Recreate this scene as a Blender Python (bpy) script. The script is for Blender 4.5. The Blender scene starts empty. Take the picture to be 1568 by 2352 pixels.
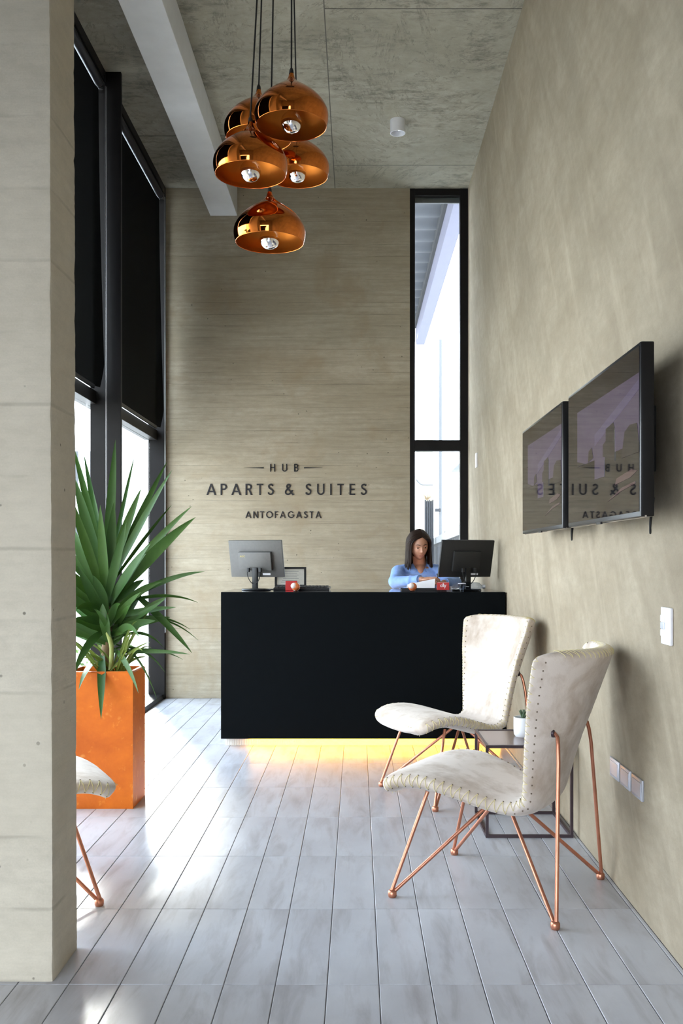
import bpy, bmesh, math, random
from mathutils import Vector, Matrix
random.seed(7)
PI = math.pi
C = bpy.context.scene.collection
SC = bpy.context.scene

# ------------------------------------------------------------------ camera
F = 2170.0; VX = 820.0; HY = 1283.0; EYE = 1.26
cam_d = bpy.data.cameras.new('camera'); cam = bpy.data.objects.new('camera', cam_d); C.objects.link(cam)
cam.location = (0, 0, EYE); cam.rotation_euler = (PI/2, 0, 0)
cam_d.sensor_fit = 'VERTICAL'; cam_d.sensor_height = 36.0; cam_d.lens = F/2352*36.0
cam_d.shift_x = -(VX-784)/2352; cam_d.shift_y = (HY-1176)/2352
cam_d.clip_start = 0.05; cam_d.clip_end = 300
SC.camera = cam

# ------------------------------------------------------------------ world, sun, portals, exposure
W = bpy.data.worlds.new('world'); SC.world = W; W.use_nodes = True
wn = W.node_tree; bg = wn.nodes['Background']
tcw = wn.nodes.new('ShaderNodeTexCoord'); sep = wn.nodes.new('ShaderNodeSeparateXYZ'); rmp = wn.nodes.new('ShaderNodeValToRGB')
wn.links.new(tcw.outputs['Generated'], sep.inputs[0]); wn.links.new(sep.outputs['Z'], rmp.inputs[0]); wn.links.new(rmp.outputs[0], bg.inputs[0])
rmp.color_ramp.elements[0].position = 0.0; rmp.color_ramp.elements[0].color = (0.88, 0.93, 1.0, 1)
rmp.color_ramp.elements[1].position = 0.9; rmp.color_ramp.elements[1].color = (0.62, 0.77, 1.0, 1)
bg.inputs[1].default_value = 10.5
sd = bpy.data.lights.new('sun', 'SUN'); so = bpy.data.objects.new('sun', sd); C.objects.link(so)
sd.energy = 26.0; sd.angle = math.radians(9); sd.color = (1.0, 0.97, 0.93)
sun_dir = Vector((0.27, -0.96, -0.60))
so.rotation_euler = sun_dir.to_track_quat('-Z', 'Y').to_euler(); so.location = (-8, 14, 9)

def portal(name, loc, rot, sx, sy):
    d = bpy.data.lights.new(name, 'AREA'); d.shape = 'RECTANGLE'; d.size = sx; d.size_y = sy
    o = bpy.data.objects.new(name, d); C.objects.link(o); o.location = loc; o.rotation_euler = rot
    d.cycles.is_portal = True
portal('portal_left', (-1.95, 5.75, 1.17), (0, -PI/2, 0), 2.34, 5.4)
portal('portal_entrance', (-1.47, -1.95, 1.25), (PI/2, 0, 0), 2.65, 2.5)
portal('portal_upper', (-1.95, 3.76, 2.68), (0, -PI/2, 0), .6, 1.4)
portal('portal_foyer', (-3.02, .2, 1.2), (0, -PI/2, 0), 2.4, 1.6)
portal('portal_back', (0.74, 8.66, 2.3), (-PI/2, 0, 0), 0.5, 4.5)
SC.view_settings.view_transform = 'Standard'; SC.view_settings.look = 'None'
SC.view_settings.exposure = 0.25; SC.view_settings.gamma = 1.0; SC.view_settings.use_curve_mapping = False
SC.cycles.max_bounces = 10; SC.cycles.diffuse_bounces = 6; SC.cycles.glossy_bounces = 5; SC.cycles.transparent_max_bounces = 12
SC.cycles.sample_clamp_indirect = 8.0; SC.cycles.use_denoising = True
SC.cycles.caustics_reflective = False; SC.cycles.caustics_refractive = False

# ------------------------------------------------------------------ helpers
def at(px, py, Y): return Vector(((px-VX)*Y/F, Y, EYE-(py-HY)*Y/F))

class MB:
    """collects shapes into one mesh"""
    def __init__(s): s.v = []; s.f = []
    def add(s, vs, fs, M=None):
        o = len(s.v)
        for v in vs:
            v = Vector(v); s.v.append(M @ v if M else v)
        s.f += [tuple(i+o for i in f) for f in fs]; return s
    def box(s, x0, x1, y0, y1, z0, z1, M=None, b=0.0):
        if b <= 0:
            vs = [(x, y, z) for z in (z0, z1) for y in (y0, y1) for x in (x0, x1)]
            return s.add(vs, [(0,2,3,1),(4,5,7,6),(0,1,5,4),(2,6,7,3),(0,4,6,2),(1,3,7,5)], M)
        bm = bmesh.new(); bmesh.ops.create_cube(bm, size=1)
        for v in bm.verts: v.co = Vector((x0+(v.co.x+.5)*(x1-x0), y0+(v.co.y+.5)*(y1-y0), z0+(v.co.z+.5)*(z1-z0)))
        bmesh.ops.bevel(bm, geom=bm.edges[:], offset=b, segments=2, affect='EDGES', profile=0.6)
        bm.verts.index_update(); vs = [v.co.copy() for v in bm.verts]; fs = [tuple(v.index for v in f.verts) for f in bm.faces]; bm.free()
        return s.add(vs, fs, M)
    def tube(s, pts, r, n=8, caps=True, M=None, flat=1.0, closed=False):
        pts = [Vector(p) for p in pts]; N = len(pts)
        rs = r if isinstance(r, (list, tuple)) else [r]*N
        vs = []; fs = []
        T = []
        for i in range(N):
            a = pts[i-1] if (i > 0 or closed) else pts[i]; b = pts[(i+1) % N] if (i < N-1 or closed) else pts[i]
            T.append((b-a).normalized())
        ref = Vector((0,0,1)) if abs(T[0].z) < .9 else Vector((1,0,0))
        nrm = (ref - T[0]*ref.dot(T[0])).normalized()
        for i in range(N):
            nrm = (nrm - T[i]*nrm.dot(T[i]))
            nrm = nrm.normalized() if nrm.length > 1e-6 else T[i].orthogonal().normalized()
            bn = T[i].cross(nrm)
            for k in range(n):
                a = 2*PI*k/n; vs.append(pts[i] + nrm*math.cos(a)*rs[i] + bn*math.sin(a)*rs[i]*flat)
        for i in range(N if closed else N-1):
            for k in range(n):
                k2 = (k+1) % n; j = (i+1) % N
                fs.append((i*n+k, i*n+k2, j*n+k2, j*n+k))
        if caps and not closed:
            fs.append(tuple(range(n-1, -1, -1))); fs.append(tuple((N-1)*n+k for k in range(n)))
        return s.add(vs, fs, M)
    def lathe(s, prof, n=32, M=None, c=(0,0,0)):
        vs = []; fs = []
        for r, z in prof:
            for k in range(n):
                a = 2*PI*k/n; vs.append((c[0]+r*math.cos(a), c[1]+r*math.sin(a), c[2]+z))
        for i in range(len(prof)-1):
            for k in range(n):
                k2 = (k+1) % n; fs.append((i*n+k, i*n+k2, (i+1)*n+k2, (i+1)*n+k))
        return s.add(vs, fs, M)
    def sphere(s, c, r, nu=16, nv=10, M=None, fn=None):
        rx, ry, rz = r if isinstance(r, (tuple, list)) else (r, r, r)
        vs = []; fs = []
        for j in range(1, nv):
            t = PI*j/nv
            for i in range(nu):
                a = 2*PI*i/nu
                d = Vector((math.sin(t)*math.cos(a), math.sin(t)*math.sin(a), math.cos(t)))
                vs.append(d)
        vs += [Vector((0,0,1)), Vector((0,0,-1))]
        out = []
        for d in vs:
            p = Vector((d.x*rx, d.y*ry, d.z*rz))
            if fn: p = fn(p, d)
            out.append(p+Vector(c))
        for j in range(nv-2):
            for i in range(nu):
                i2 = (i+1) % nu; fs.append((j*nu+i, (j+1)*nu+i, (j+1)*nu+i2, j*nu+i2))
        T = len(out)-2
        for i in range(nu):
            i2 = (i+1) % nu
            fs.append((T, i, i2)); fs.append((T+1, (nv-2)*nu+i2, (nv-2)*nu+i))
        return s.add(out, fs, M)
    def prism(s, poly, y0, y1, M=None):
        """poly in the XZ plane, extruded along Y"""
        n = len(poly); vs = [(x, y0, z) for x, z in poly]+[(x, y1, z) for x, z in poly]
        fs = [tuple(range(n)), tuple(range(2*n-1, n-1, -1))]
        for i in range(n):
            j = (i+1) % n; fs.append((i, i+n, j+n, j))
        return s.add(vs, fs, M)
    def mesh(s, name, m, smooth=None, off=(0,0,0)):
        me = bpy.data.meshes.new(name); o = Vector(off)
        me.from_pydata([tuple(v-o) for v in s.v], [], s.f); me.update()
        bm = bmesh.new(); bm.from_mesh(me); bmesh.ops.recalc_face_normals(bm, faces=bm.faces[:]); bm.to_mesh(me); bm.free()
        me.materials.append(m)
        if smooth is not None:
            me.polygons.foreach_set('use_smooth', [True]*len(me.polygons))
            if smooth < 179: me.set_sharp_from_angle(angle=math.radians(smooth))
        return me
    def build(s, name, m, parent=None, smooth=None, world=False, **props):
        """world=True: the verts are world coordinates and are made local to the parent chain"""
        off = Vector((0,0,0))
        if world:
            p = parent
            while p: off += p.location; p = p.parent
        o = bpy.data.objects.new(name, s.mesh(name, m, smooth, off)); C.objects.link(o)
        if parent: o.parent = parent
        for k, v in props.items(): o[k] = v
        return o

def thing(name, label, cat, loc=(0,0,0), rz=0, group=None):
    o = bpy.data.objects.new(name, None); C.objects.link(o); o.location = loc; o.rotation_euler = (0,0,rz)
    o.empty_display_size = .1; o['label'] = label; o['category'] = cat
    if group: o['group'] = group
    return o
def structure(name, label=None, cat=None):
    o = bpy.data.objects.new(name, None); C.objects.link(o); o['kind'] = 'structure'
    if label: o['label'] = label
    if cat: o['category'] = cat
    return o
def tag(o, label, cat, group=None, kind=None):
    o['label'] = label; o['category'] = cat
    if group: o['group'] = group
    if kind: o['kind'] = kind
    return o
def kids(o): return [c for c in bpy.data.objects if c.parent == o]
def dup(root, loc, rz, label, group=None):
    r = root.copy(); C.objects.link(r); r.location = loc; r.rotation_euler = (0,0,rz); r['label'] = label
    if group: r['group'] = group
    for ch in kids(root):
        c = ch.copy(); C.objects.link(c); c.parent = r
        for g in kids(ch):
            d = g.copy(); C.objects.link(d); d.parent = c
    return r
def catmull(P, n=8, closed=False):
    P = [Vector(p) for p in P]; out = []; N = len(P)
    for i in range(N if closed else N-1):
        if closed: p0, p1, p2, p3 = P[i-1], P[i], P[(i+1)%N], P[(i+2)%N]
        else: p0, p1, p2, p3 = P[max(i-1,0)], P[i], P[i+1], P[min(i+2,N-1)]
        for k in range(n):
            t = k/n
            out.append(.5*((2*p1)+(-p0+p2)*t+(2*p0-5*p1+4*p2-p3)*t*t+(-p0+3*p1-3*p2+p3)*t**3))
    if not closed: out.append(P[-1])
    return out

# ------------------------------------------------------------------ materials
def new_mat(name):
    m = bpy.data.materials.new(name); m.use_nodes = True; nt = m.node_tree
    return m, nt, nt.nodes['Principled BSDF']
def N(nt, t, **kw):
    n = nt.nodes.new('ShaderNode'+t)
    for k, v in kw.items(): setattr(n, k, v)
    return n
def ramp(nt, src, stops, interp='LINEAR'):
    r = N(nt, 'ValToRGB'); r.color_ramp.interpolation = interp
    while len(r.color_ramp.elements) < len(stops): r.color_ramp.elements.new(.5)
    for e, (p, c) in zip(r.color_ramp.elements, stops):
        e.position = p; e.color = (c, c, c, 1) if isinstance(c, (int, float)) else (*c, 1)
    nt.links.new(src, r.inputs[0]); return r.outputs[0]
def noise(nt, vec, scale, detail=4, rough=.55, dist=0):
    n = N(nt, 'TexNoise'); n.inputs['Scale'].default_value = scale; n.inputs['Detail'].default_value = detail
    n.inputs['Roughness'].default_value = rough; n.inputs['Distortion'].default_value = dist
    nt.links.new(vec, n.inputs['Vector']); return n.outputs['Fac']
def mapping(nt, vec, scale=(1,1,1), loc=(0,0,0), rot=(0,0,0)):
    m = N(nt, 'Mapping'); m.inputs['Scale'].default_value = scale; m.inputs['Location'].default_value = loc; m.inputs['Rotation'].default_value = rot
    nt.links.new(vec, m.inputs[0]); return m.outputs[0]
def math_(nt, op, a, b=None, c=None):
    m = N(nt, 'Math', operation=op)
    for i, x in enumerate((a, b, c)):
        if x is None: continue
        if isinstance(x, (int, float)): m.inputs[i].default_value = x
        else: nt.links.new(x, m.inputs[i])
    return m.outputs[0]
def mix(nt, fac, a, b, mode='MIX'):
    m = N(nt, 'Mix', data_type='RGBA', blend_type=mode)
    if isinstance(fac, (int, float)): m.inputs[0].default_value = fac
    else: nt.links.new(fac, m.inputs[0])
    for i, x in ((6, a), (7, b)):
        if isinstance(x, (tuple, list)): m.inputs[i].default_value = (*x[:3], 1)
        else: nt.links.new(x, m.inputs[i])
    return m.outputs[2]
def bump(nt, bsdf, h, strength=.3, dist=.01):
    b = N(nt, 'Bump'); b.inputs['Strength'].default_value = strength; b.inputs['Distance'].default_value = dist
    nt.links.new(h, b.inputs['Height']); nt.links.new(b.outputs[0], bsdf.inputs['Normal'])
def simple(name, col, rough=.5, metal=0.0, var=.0, scale=8, spec=.5, coat=0, bumpy=0, emit=None, estr=0):
    m, nt, b = new_mat(name)
    b.inputs['Base Color'].default_value = (*col, 1); b.inputs['Roughness'].default_value = rough; b.inputs['Metallic'].default_value = metal
    b.inputs['Specular IOR Level'].default_value = spec; b.inputs['Coat Weight'].default_value = coat; b.inputs['Coat Roughness'].default_value = .08
    tc = N(nt, 'TexCoord').outputs['Object']
    nz = noise(nt, tc, scale, 5)
    v = max(var, .03)
    c = mix(nt, ramp(nt, nz, [(.3, 0.0), (.7, 1.0)]), tuple(x*(1-v) for x in col), tuple(min(1, x*(1+v)) for x in col))
    nt.links.new(c, b.inputs['Base Color'])
    if bumpy: bump(nt, b, nz, bumpy, .004)
    if emit: b.inputs['Emission Color'].default_value = (*emit, 1); b.inputs['Emission Strength'].default_value = estr
    return m

def concrete(name, base, dark, board=None, board_axis='Z', stretch=(1,1,1), blotch=.5, pits=True, blot_scale=1.1, seam=.35, stains=0.0, grain_amt=.46, streak=0):
    m, nt, b = new_mat(name)
    tc = N(nt, 'TexCoord').outputs['Object']
    sp = N(nt, 'SeparateXYZ'); nt.links.new(tc, sp.inputs[0]); ax = sp.outputs[board_axis]
    big = noise(nt, mapping(nt, tc, stretch), blot_scale, 6, .6, .3)
    fine = noise(nt, mapping(nt, tc, tuple(s*1.0 for s in stretch)), 14, 8, .7)
    grain = noise(nt, tc, 160, 3, .6)
    col = mix(nt, ramp(nt, big, [(.32, 0.0), (.68, 1.0)]), dark, base)
    col = mix(nt, math_(nt, 'MULTIPLY', ramp(nt, fine, [(.35, 1.0), (.62, 0.0)]), .30), col, tuple(x*.62 for x in dark))
    col = mix(nt, math_(nt, 'MULTIPLY', ramp(nt, grain, [(.3, 1.0), (.7, 0.0)]), .16), col, tuple(x*.5 for x in dark))
    h = math_(nt, 'ADD', math_(nt, 'MULTIPLY', fine, .5), math_(nt, 'MULTIPLY', grain, .18))
    if board:
        k = math_(nt, 'DIVIDE', ax, board); fl = math_(nt, 'FLOOR', k); fr = math_(nt, 'FRACT', k)
        wnz = N(nt, 'TexWhiteNoise', noise_dimensions='1D'); nt.links.new(fl, wnz.inputs['W'])
        col = mix(nt, math_(nt, 'MULTIPLY', wnz.outputs['Value'], .42), col, dark)
        # wood grain left by the boards: noise stretched along the board
        g = mapping(nt, tc, (1.1, 1.1, 1.1) if board_axis == 'X' else (.8, .8, 15.0))
        gn = noise(nt, g, 2.6, 6, .65, .4)
        col = mix(nt, math_(nt, 'MULTIPLY', ramp(nt, gn, [(.42, 0.0), (.70, 1.0)]), grain_amt), col, tuple(x*.60 for x in dark))
        e = math_(nt, 'ABSOLUTE', math_(nt, 'SUBTRACT', fr, .5))
        line = ramp(nt, e, [(.465, 0.0), (.49, 1.0)])
        brk = ramp(nt, noise(nt, mapping(nt, tc, (1.6, 1.6, 9.6)), 1.6, 3), [(.42, 0.0), (.6, 1.0)])
        lm = math_(nt, 'MULTIPLY', line, brk)
        col = mix(nt, math_(nt, 'MULTIPLY', lm, seam), col, tuple(x*.35 for x in dark))
        h = math_(nt, 'ADD', h, math_(nt, 'MULTIPLY', wnz.outputs['Value'], .5))
        h = math_(nt, 'SUBTRACT', h, math_(nt, 'MULTIPLY', lm, .7))
        h = math_(nt, 'ADD', h, math_(nt, 'MULTIPLY', gn, .5))
    if board == .105:
        bn = noise(nt, mapping(nt, tc, (1, 1, 1), (4, 0, 2)), 1.9, 5, .6, .4)
        col = mix(nt, math_(nt, 'MULTIPLY', ramp(nt, bn, [(.53, 0.0), (.66, 1.0)]), .48), col, tuple(x*k for x, k in zip(dark, (.78,.70,.60))))
    if streak:
        kn = noise(nt, mapping(nt, mapping(nt, tc, rot=(math.radians(38), 0, 0)), (1, 3.2, .55)), 1.5, 7, .62, .5)
        col = mix(nt, math_(nt, 'MULTIPLY', ramp(nt, kn, [(.44, 0.0), (.70, 1.0)]), streak), col, tuple(x*.72 for x in dark))
        kn2 = noise(nt, mapping(nt, mapping(nt, tc, rot=(math.radians(30), 0, 0)), (1, 3.0, .6), (2,5,1)), 2.2, 6, .6, .3)
        col = mix(nt, math_(nt, 'MULTIPLY', ramp(nt, kn2, [(.55, 0.0), (.75, 1.0)]), streak*.8), col, tuple(x*1.22 for x in base))
    if stains > 0:
        sn = noise(nt, mapping(nt, tc, (1.0, 1.6, 1.0)), 1.0, 12, .72, .6)
        sm = ramp(nt, sn, [(.47, 0.0), (.56, 1.0)])
        sn2 = noise(nt, mapping(nt, tc, (1.0, 2.4, 1.0), (3, 1, 0)), 7, 10, .8, .2)
        sm2 = math_(nt, 'MULTIPLY', ramp(nt, sn2, [(.46, 0.0), (.60, 1.0)]), math_(nt, 'ADD', math_(nt, 'MULTIPLY', sm, .85), .15))
        col = mix(nt, math_(nt, 'MULTIPLY', sm2, stains), col, tuple(x*.28 for x in dark))
    if stains > 0:
        e1 = noise(nt, mapping(nt, tc, (1.6, 1.0, 1.0), (7, 2, 0)), .9, 9, .7, 1.2)
        e2 = math_(nt, 'ABSOLUTE', math_(nt, 'SUBTRACT', e1, .5))
        col = mix(nt, math_(nt, 'MULTIPLY', ramp(nt, e2, [(.0, .7), (.018, 0.0)]), math_(nt, 'MULTIPLY', ramp(nt, fine, [(.42, 0.0), (.58, 1.0)]), .8)), col, tuple(x*.30 for x in dark))
    if pits:
        vo = N(nt, 'TexVoronoi'); vo.inputs['Scale'].default_value = 12; vo.inputs['Randomness'].default_value = 1
        nt.links.new(tc, vo.inputs['Vector'])
        pm = ramp(nt, vo.outputs['Distance'], [(.048, 1.0), (.075, 0.0)])
        gate = ramp(nt, noise(nt, tc, 1.3, 2), [(.47, 0.0), (.56, 1.0)])
        pm = math_(nt, 'MULTIPLY', pm, gate)
        col = mix(nt, math_(nt, 'MULTIPLY', pm, .75), col, tuple(x*.16 for x in dark))
        h = math_(nt, 'SUBTRACT', h, pm)
    nt.links.new(col, b.inputs['Base Color']); b.inputs['Roughness'].default_value = .82; b.inputs['Specular IOR Level'].default_value = .25
    bump(nt, b, h, .35, .006)
    return m

M = {}
M['back_conc'] = concrete('board_marked_concrete', (.445,.395,.305), (.325,.275,.195), board=.105, stretch=(1,1,2.4), seam=.30)
M['right_conc'] = concrete('smooth_concrete', (.395,.34,.255), (.29,.24,.17), stretch=(1,.8,1.6), pits=False, blot_scale=1.6, streak=.5)
M['col_conc'] = concrete('column_concrete', (.58,.535,.44), (.50,.455,.365), board=.215, stretch=(1,1,2), seam=.30, grain_amt=.12)
M['ceil_conc'] = concrete('ceiling_concrete', (.415,.39,.32), (.26,.24,.185), stretch=(1,1,1), pits=False, blot_scale=.9, stains=.62)
M['seam'] = simple('dark_joint', (.09,.085,.07), .9)
M['plaster'] = simple('white_painted_beam', (.66,.67,.68), .7, var=.04)
M['black_frame'] = simple('black_anodised_aluminium', (.011,.0102,.0102), .42, spec=.12, var=.1)
M['blind'] = simple('black_blind_fabric', (.0045,.006,.0068), .8, spec=.1, var=.1, scale=60)
M['blind_edge'] = simple('blind_hem', (.06,.07,.09), .5)
M['tube_metal'] = simple('roller_tube_metal', (.045,.045,.05), .4, metal=.5)
M['chain'] = simple('bead_chain', (.30,.30,.30), .4, metal=.3)
M['grout'] = simple('dark_grout', (.16,.155,.17), .95)
M['black_desk'] = simple('black_laminate', (.0025,.0036,.0045), .55, spec=.04, var=.1, scale=30)
M['desk_gloss'] = simple('glossy_black_worktop', (.004,.005,.006), .05, spec=.6)
M['plinth'] = simple('ribbed_plinth_acrylic', (.78,.76,.70), .5)
M['led'] = simple('warm_led_strip', (1,.7,.2), .5, emit=(1.0,.40,.008), estr=90)
M['copper_rod'] = simple('satin_copper_rod', (.55,.23,.145), .34, metal=.85, var=.12, scale=20)
M['copper_out'] = simple('polished_copper', (.72,.215,.045), .06, metal=1.0, var=.03)
M['copper_in'] = simple('brushed_copper_inside', (.46,.15,.020), .45, metal=.85, var=.05)
M['cord'] = simple('black_textile_cord', (.012,.012,.012), .8)
M['black_plastic'] = simple('black_plastic', (.008,.008,.009), .32, spec=.28, var=.1)
M['matte_black'] = simple('matt_black_plastic', (.012,.012,.013), .6)
M['grey_plastic'] = simple('dark_grey_plastic', (.085,.083,.080), .42, var=.08, scale=50)
M['chrome'] = simple('chrome_trim', (.75,.75,.78), .12, metal=1.0)
M['screen'] = simple('glossy_dark_screen', (.006,.006,.008), .02, spec=.9)
M['switch_white'] = simple('white_switch_plastic', (.82,.83,.88), .25)
M['plate_grey'] = simple('brushed_aluminium_plate', (.52,.54,.60), .35, metal=.6)
M['bronze'] = simple('dark_bronze_steel', (.060,.042,.050), .45, metal=.5, var=.1)
M['bronze_top'] = simple('brown_lacquered_steel', (.17,.115,.10), .26, metal=.3, var=.1)
M['pot_white'] = simple('white_ceramic', (.74,.77,.82), .35)
M['soil'] = simple('dark_soil', (.06,.045,.03), .95, var=.5, scale=60, bumpy=1)
M['stitch'] = simple('cream_yellow_thread', (.62,.54,.30), .7)
M['paper'] = simple('white_paper', (.86,.86,.92), .8)
M['cream'] = simple('cream_certificate', (.93,.92,.84), .8, var=.05, scale=40)
M['red'] = simple('red_cardboard', (.50,.006,.006), .4)
M['gold_print'] = simple('gold_print', (.50,.40,.13), .5)
M['ink'] = simple('grey_ink', (.30,.30,.32), .8)
M['sign'] = simple('dark_sign_vinyl', (.020,.019,.021), .6, spec=.2)
M['wall_white'] = simple('white_render', (.80,.80,.80), .9)
M['wall_cream'] = simple('cream_render', (.33,.295,.215), .9, var=.03)
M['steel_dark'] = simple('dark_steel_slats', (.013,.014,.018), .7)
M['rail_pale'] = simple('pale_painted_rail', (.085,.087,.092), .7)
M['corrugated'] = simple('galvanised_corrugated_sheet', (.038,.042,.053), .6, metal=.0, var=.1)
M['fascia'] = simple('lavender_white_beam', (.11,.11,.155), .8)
M['paving'] = simple('pale_paving', (.60,.59,.57), .9, var=.08, scale=2)
M['skin'] = simple('skin', (.50,.25,.16), .5, var=.05, scale=30)
M['lips'] = simple('lips', (.40,.15,.11), .45)
M['hair'] = simple('dark_brown_hair', (.018,.009,.006), .5, var=.3, scale=30, spec=.3)
M['eye_white'] = simple('eye_white', (.75,.72,.70), .3)
M['iris'] = simple('dark_iris', (.03,.018,.012), .15)
M['shirt'] = simple('light_blue_shirt', (.25,.40,.80), .8, var=.10, scale=25, bumpy=.6)
M['trousers'] = simple('dark_trousers', (.03,.03,.04), .8)
M['shoe'] = simple('black_leather', (.02,.02,.02), .4)
M['orange_glass'] = simple('orange_glass', (.70,.17,.05), .15, spec=.8)
M['pink_white'] = simple('pinkish_white_glaze', (.85,.72,.68), .25)
M['stem'] = simple('pale_green_stem', (.30,.36,.12), .7, var=.2)
M['trunk'] = simple('brown_trunk', (.16,.11,.06), .9, var=.3, scale=30, bumpy=1)
M['cactus'] = simple('dull_green_succulent', (.10,.16,.09), .6, var=.2)
M['shrub'] = simple('shrub_green', (.16,.30,.07), .7, var=.3)
M['blossom'] = simple('white_blossom', (.85,.82,.85), .7)

def glass_mat(name, tint, refl=.04, rough=.0):
    m, nt, b = new_mat(name); nt.nodes.remove(b)
    tr = N(nt, 'BsdfTransparent'); tr.inputs[0].default_value = (*tint, 1)
    gl = N(nt, 'BsdfGlossy'); gl.inputs['Roughness'].default_value = rough
    ge = N(nt, 'NewGeometry'); dt = N(nt, 'VectorMath', operation='DOT_PRODUCT')
    nt.links.new(ge.outputs['Normal'], dt.inputs[0]); nt.links.new(ge.outputs['Incoming'], dt.inputs[1])
    fr = N(nt, 'Math', operation='MULTIPLY_ADD')          # Schlick reflection of a thin sheet
    nt.links.new(math_(nt, 'POWER', math_(nt, 'SUBTRACT', 1.0, math_(nt, 'ABSOLUTE', dt.outputs['Value'])), 5.0), fr.inputs[0]); fr.inputs[1].default_value = .9; fr.inputs[2].default_value = .035
    mx = N(nt, 'MixShader'); nt.links.new(fr.outputs[0], mx.inputs[0]); nt.links.new(tr.outputs[0], mx.inputs[1]); nt.links.new(gl.outputs[0], mx.inputs[2])
    nt.links.new(mx.outputs[0], nt.nodes['Material Output'].inputs[0]); return m
M['glass'] = glass_mat('clear_window_glass', (.96,.98,.97))
M['bulb_glass'] = glass_mat('clear_bulb_glass', (.97,.90,.75))
M['plastic_clear'] = glass_mat('clear_plastic', (.62,.65,.70))
M['silver'] = simple('mirrored_silver', (.90,.90,.93), .10, metal=1.0)

def screen_mat(name, col, st):
    m, nt, b = new_mat(name); tc = N(nt, 'TexCoord').outputs['Object']
    c = mix(nt, noise(nt, tc, 9, 5), tuple(x*.8 for x in col), tuple(x*1.2 for x in col))
    b.inputs['Base Color'].default_value = (.005,.005,.006,1); b.inputs['Roughness'].default_value = .03; b.inputs['Specular IOR Level'].default_value = .9
    nt.links.new(c, b.inputs['Emission Color']); b.inputs['Emission Strength'].default_value = st; return m
M['pic_lilac'] = screen_mat('screen_lilac_light', (.050,.038,.075), 1.0)
M['pic_pale'] = screen_mat('screen_pale_light', (.068,.055,.11), 1.0)
M['pic_rose'] = screen_mat('screen_rose_light', (.065,.038,.042), 1.0)
M['pic_dark'] = screen_mat('screen_dark_area', (.008,.007,.009), 1.0)

# tiles: pale grey stone-look with long soft streaks, each tile a little different
def tile_mat():
    m, nt, b = new_mat('grey_stone_look_tile')
    tc = N(nt, 'TexCoord').outputs['Object']; oi = N(nt, 'ObjectInfo')
    geo = N(nt, 'NewGeometry').outputs['Position']
    off = N(nt, 'VectorMath', operation='ADD'); nt.links.new(tc, off.inputs[0])
    cx = N(nt, 'CombineXYZ'); nt.links.new(math_(nt, 'MULTIPLY', oi.outputs['Random'], 60), cx.inputs[0]); nt.links.new(math_(nt, 'MULTIPLY', oi.outputs['Random'], 37), cx.inputs[1]); nt.links.new(cx.outputs[0], off.inputs[1])
    v = off.outputs[0]
    st = noise(nt, mapping(nt, v, (9, 1.6, 1)), 1.6, 6, .6, .5)
    cl = noise(nt, mapping(nt, v, (2.2, 1.2, 1)), 2.2, 5, .6)
    fi = noise(nt, mapping(nt, v, (60, 9, 1)), 2.0, 4, .6)
    c = mix(nt, ramp(nt, cl, [(.3, 0.0), (.7, 1.0)]), (.41,.41,.435), (.52,.525,.555))
    c = mix(nt, math_(nt, 'MULTIPLY', ramp(nt, st, [(.48, 0.0), (.72, 1.0)]), .75), c, (.255,.235,.235))
    c = mix(nt, math_(nt, 'MULTIPLY', fi, .12), c, (.22,.21,.22))
    c = mix(nt, math_(nt, 'MULTIPLY', oi.outputs['Random'], .18), c, (.30,.295,.305))
    nt.links.new(c, b.inputs['Base Color'])
    b.inputs['Specular IOR Level'].default_value = .5
    nt.links.new(ramp(nt, cl, [(.2, .30), (.8, .40)]), b.inputs['Roughness'])
    bump(nt, b, math_(nt, 'ADD', math_(nt, 'MULTIPLY', fi, .4), cl), .12, .003)
    return m
M['tile'] = tile_mat()

def velvet():
    m, nt, b = new_mat('beige_grey_velvet')
    tc = N(nt, 'TexCoord').outputs['Object']
    n1 = noise(nt, tc, 5.5, 5, .6, .4); n2 = noise(nt, mapping(nt, tc, (1,1,.6)), 22, 4, .6)
    f = math_(nt, 'ADD', math_(nt, 'MULTIPLY', n1, .7), math_(nt, 'MULTIPLY', n2, .3))
    c = mix(nt, ramp(nt, f, [(.34, 0.0), (.54, 1.0)]), (.42,.335,.265), (.64,.57,.515))
    nt.links.new(c, b.inputs['Base Color']); b.inputs['Roughness'].default_value = .85; b.inputs['Specular IOR Level'].default_value = .2
    b.inputs['Sheen Weight'].default_value = .30; b.inputs['Sheen Roughness'].default_value = .35; b.inputs['Sheen Tint'].default_value = (1,.97,.94,1)
    bump(nt, b, math_(nt, 'ADD', n2, noise(nt, tc, 220, 2)), .15, .003)
    return m
M['velvet'] = velvet()

def rust():
    m, nt, b = new_mat('orange_rusted_planter')
    tc = N(nt, 'TexCoord').outputs['Object']
    n1 = noise(nt, tc, 4, 8, .65, .3); n2 = noise(nt, tc, 22, 6, .6)
    c = mix(nt, ramp(nt, n1, [(.35, 0.0), (.65, 1.0)]), (.47,.095,.005), (.64,.155,.008))
    c = mix(nt, math_(nt, 'MULTIPLY', ramp(nt, n2, [(.60, 0.0), (.72, 1.0)]), .5), c, (.85,.36,.07))
    c = mix(nt, math_(nt, 'MULTIPLY', ramp(nt, noise(nt, tc, 7, 3), [(.66, 0.0), (.72, 1.0)]), .6), c, (.85,.42,.12))
    nt.links.new(c, b.inputs['Base Color']); b.inputs['Roughness'].default_value = .5; b.inputs['Specular IOR Level'].default_value = .3; bump(nt, b, n2, .15, .003)
    return m
M['rust'] = rust()

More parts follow.
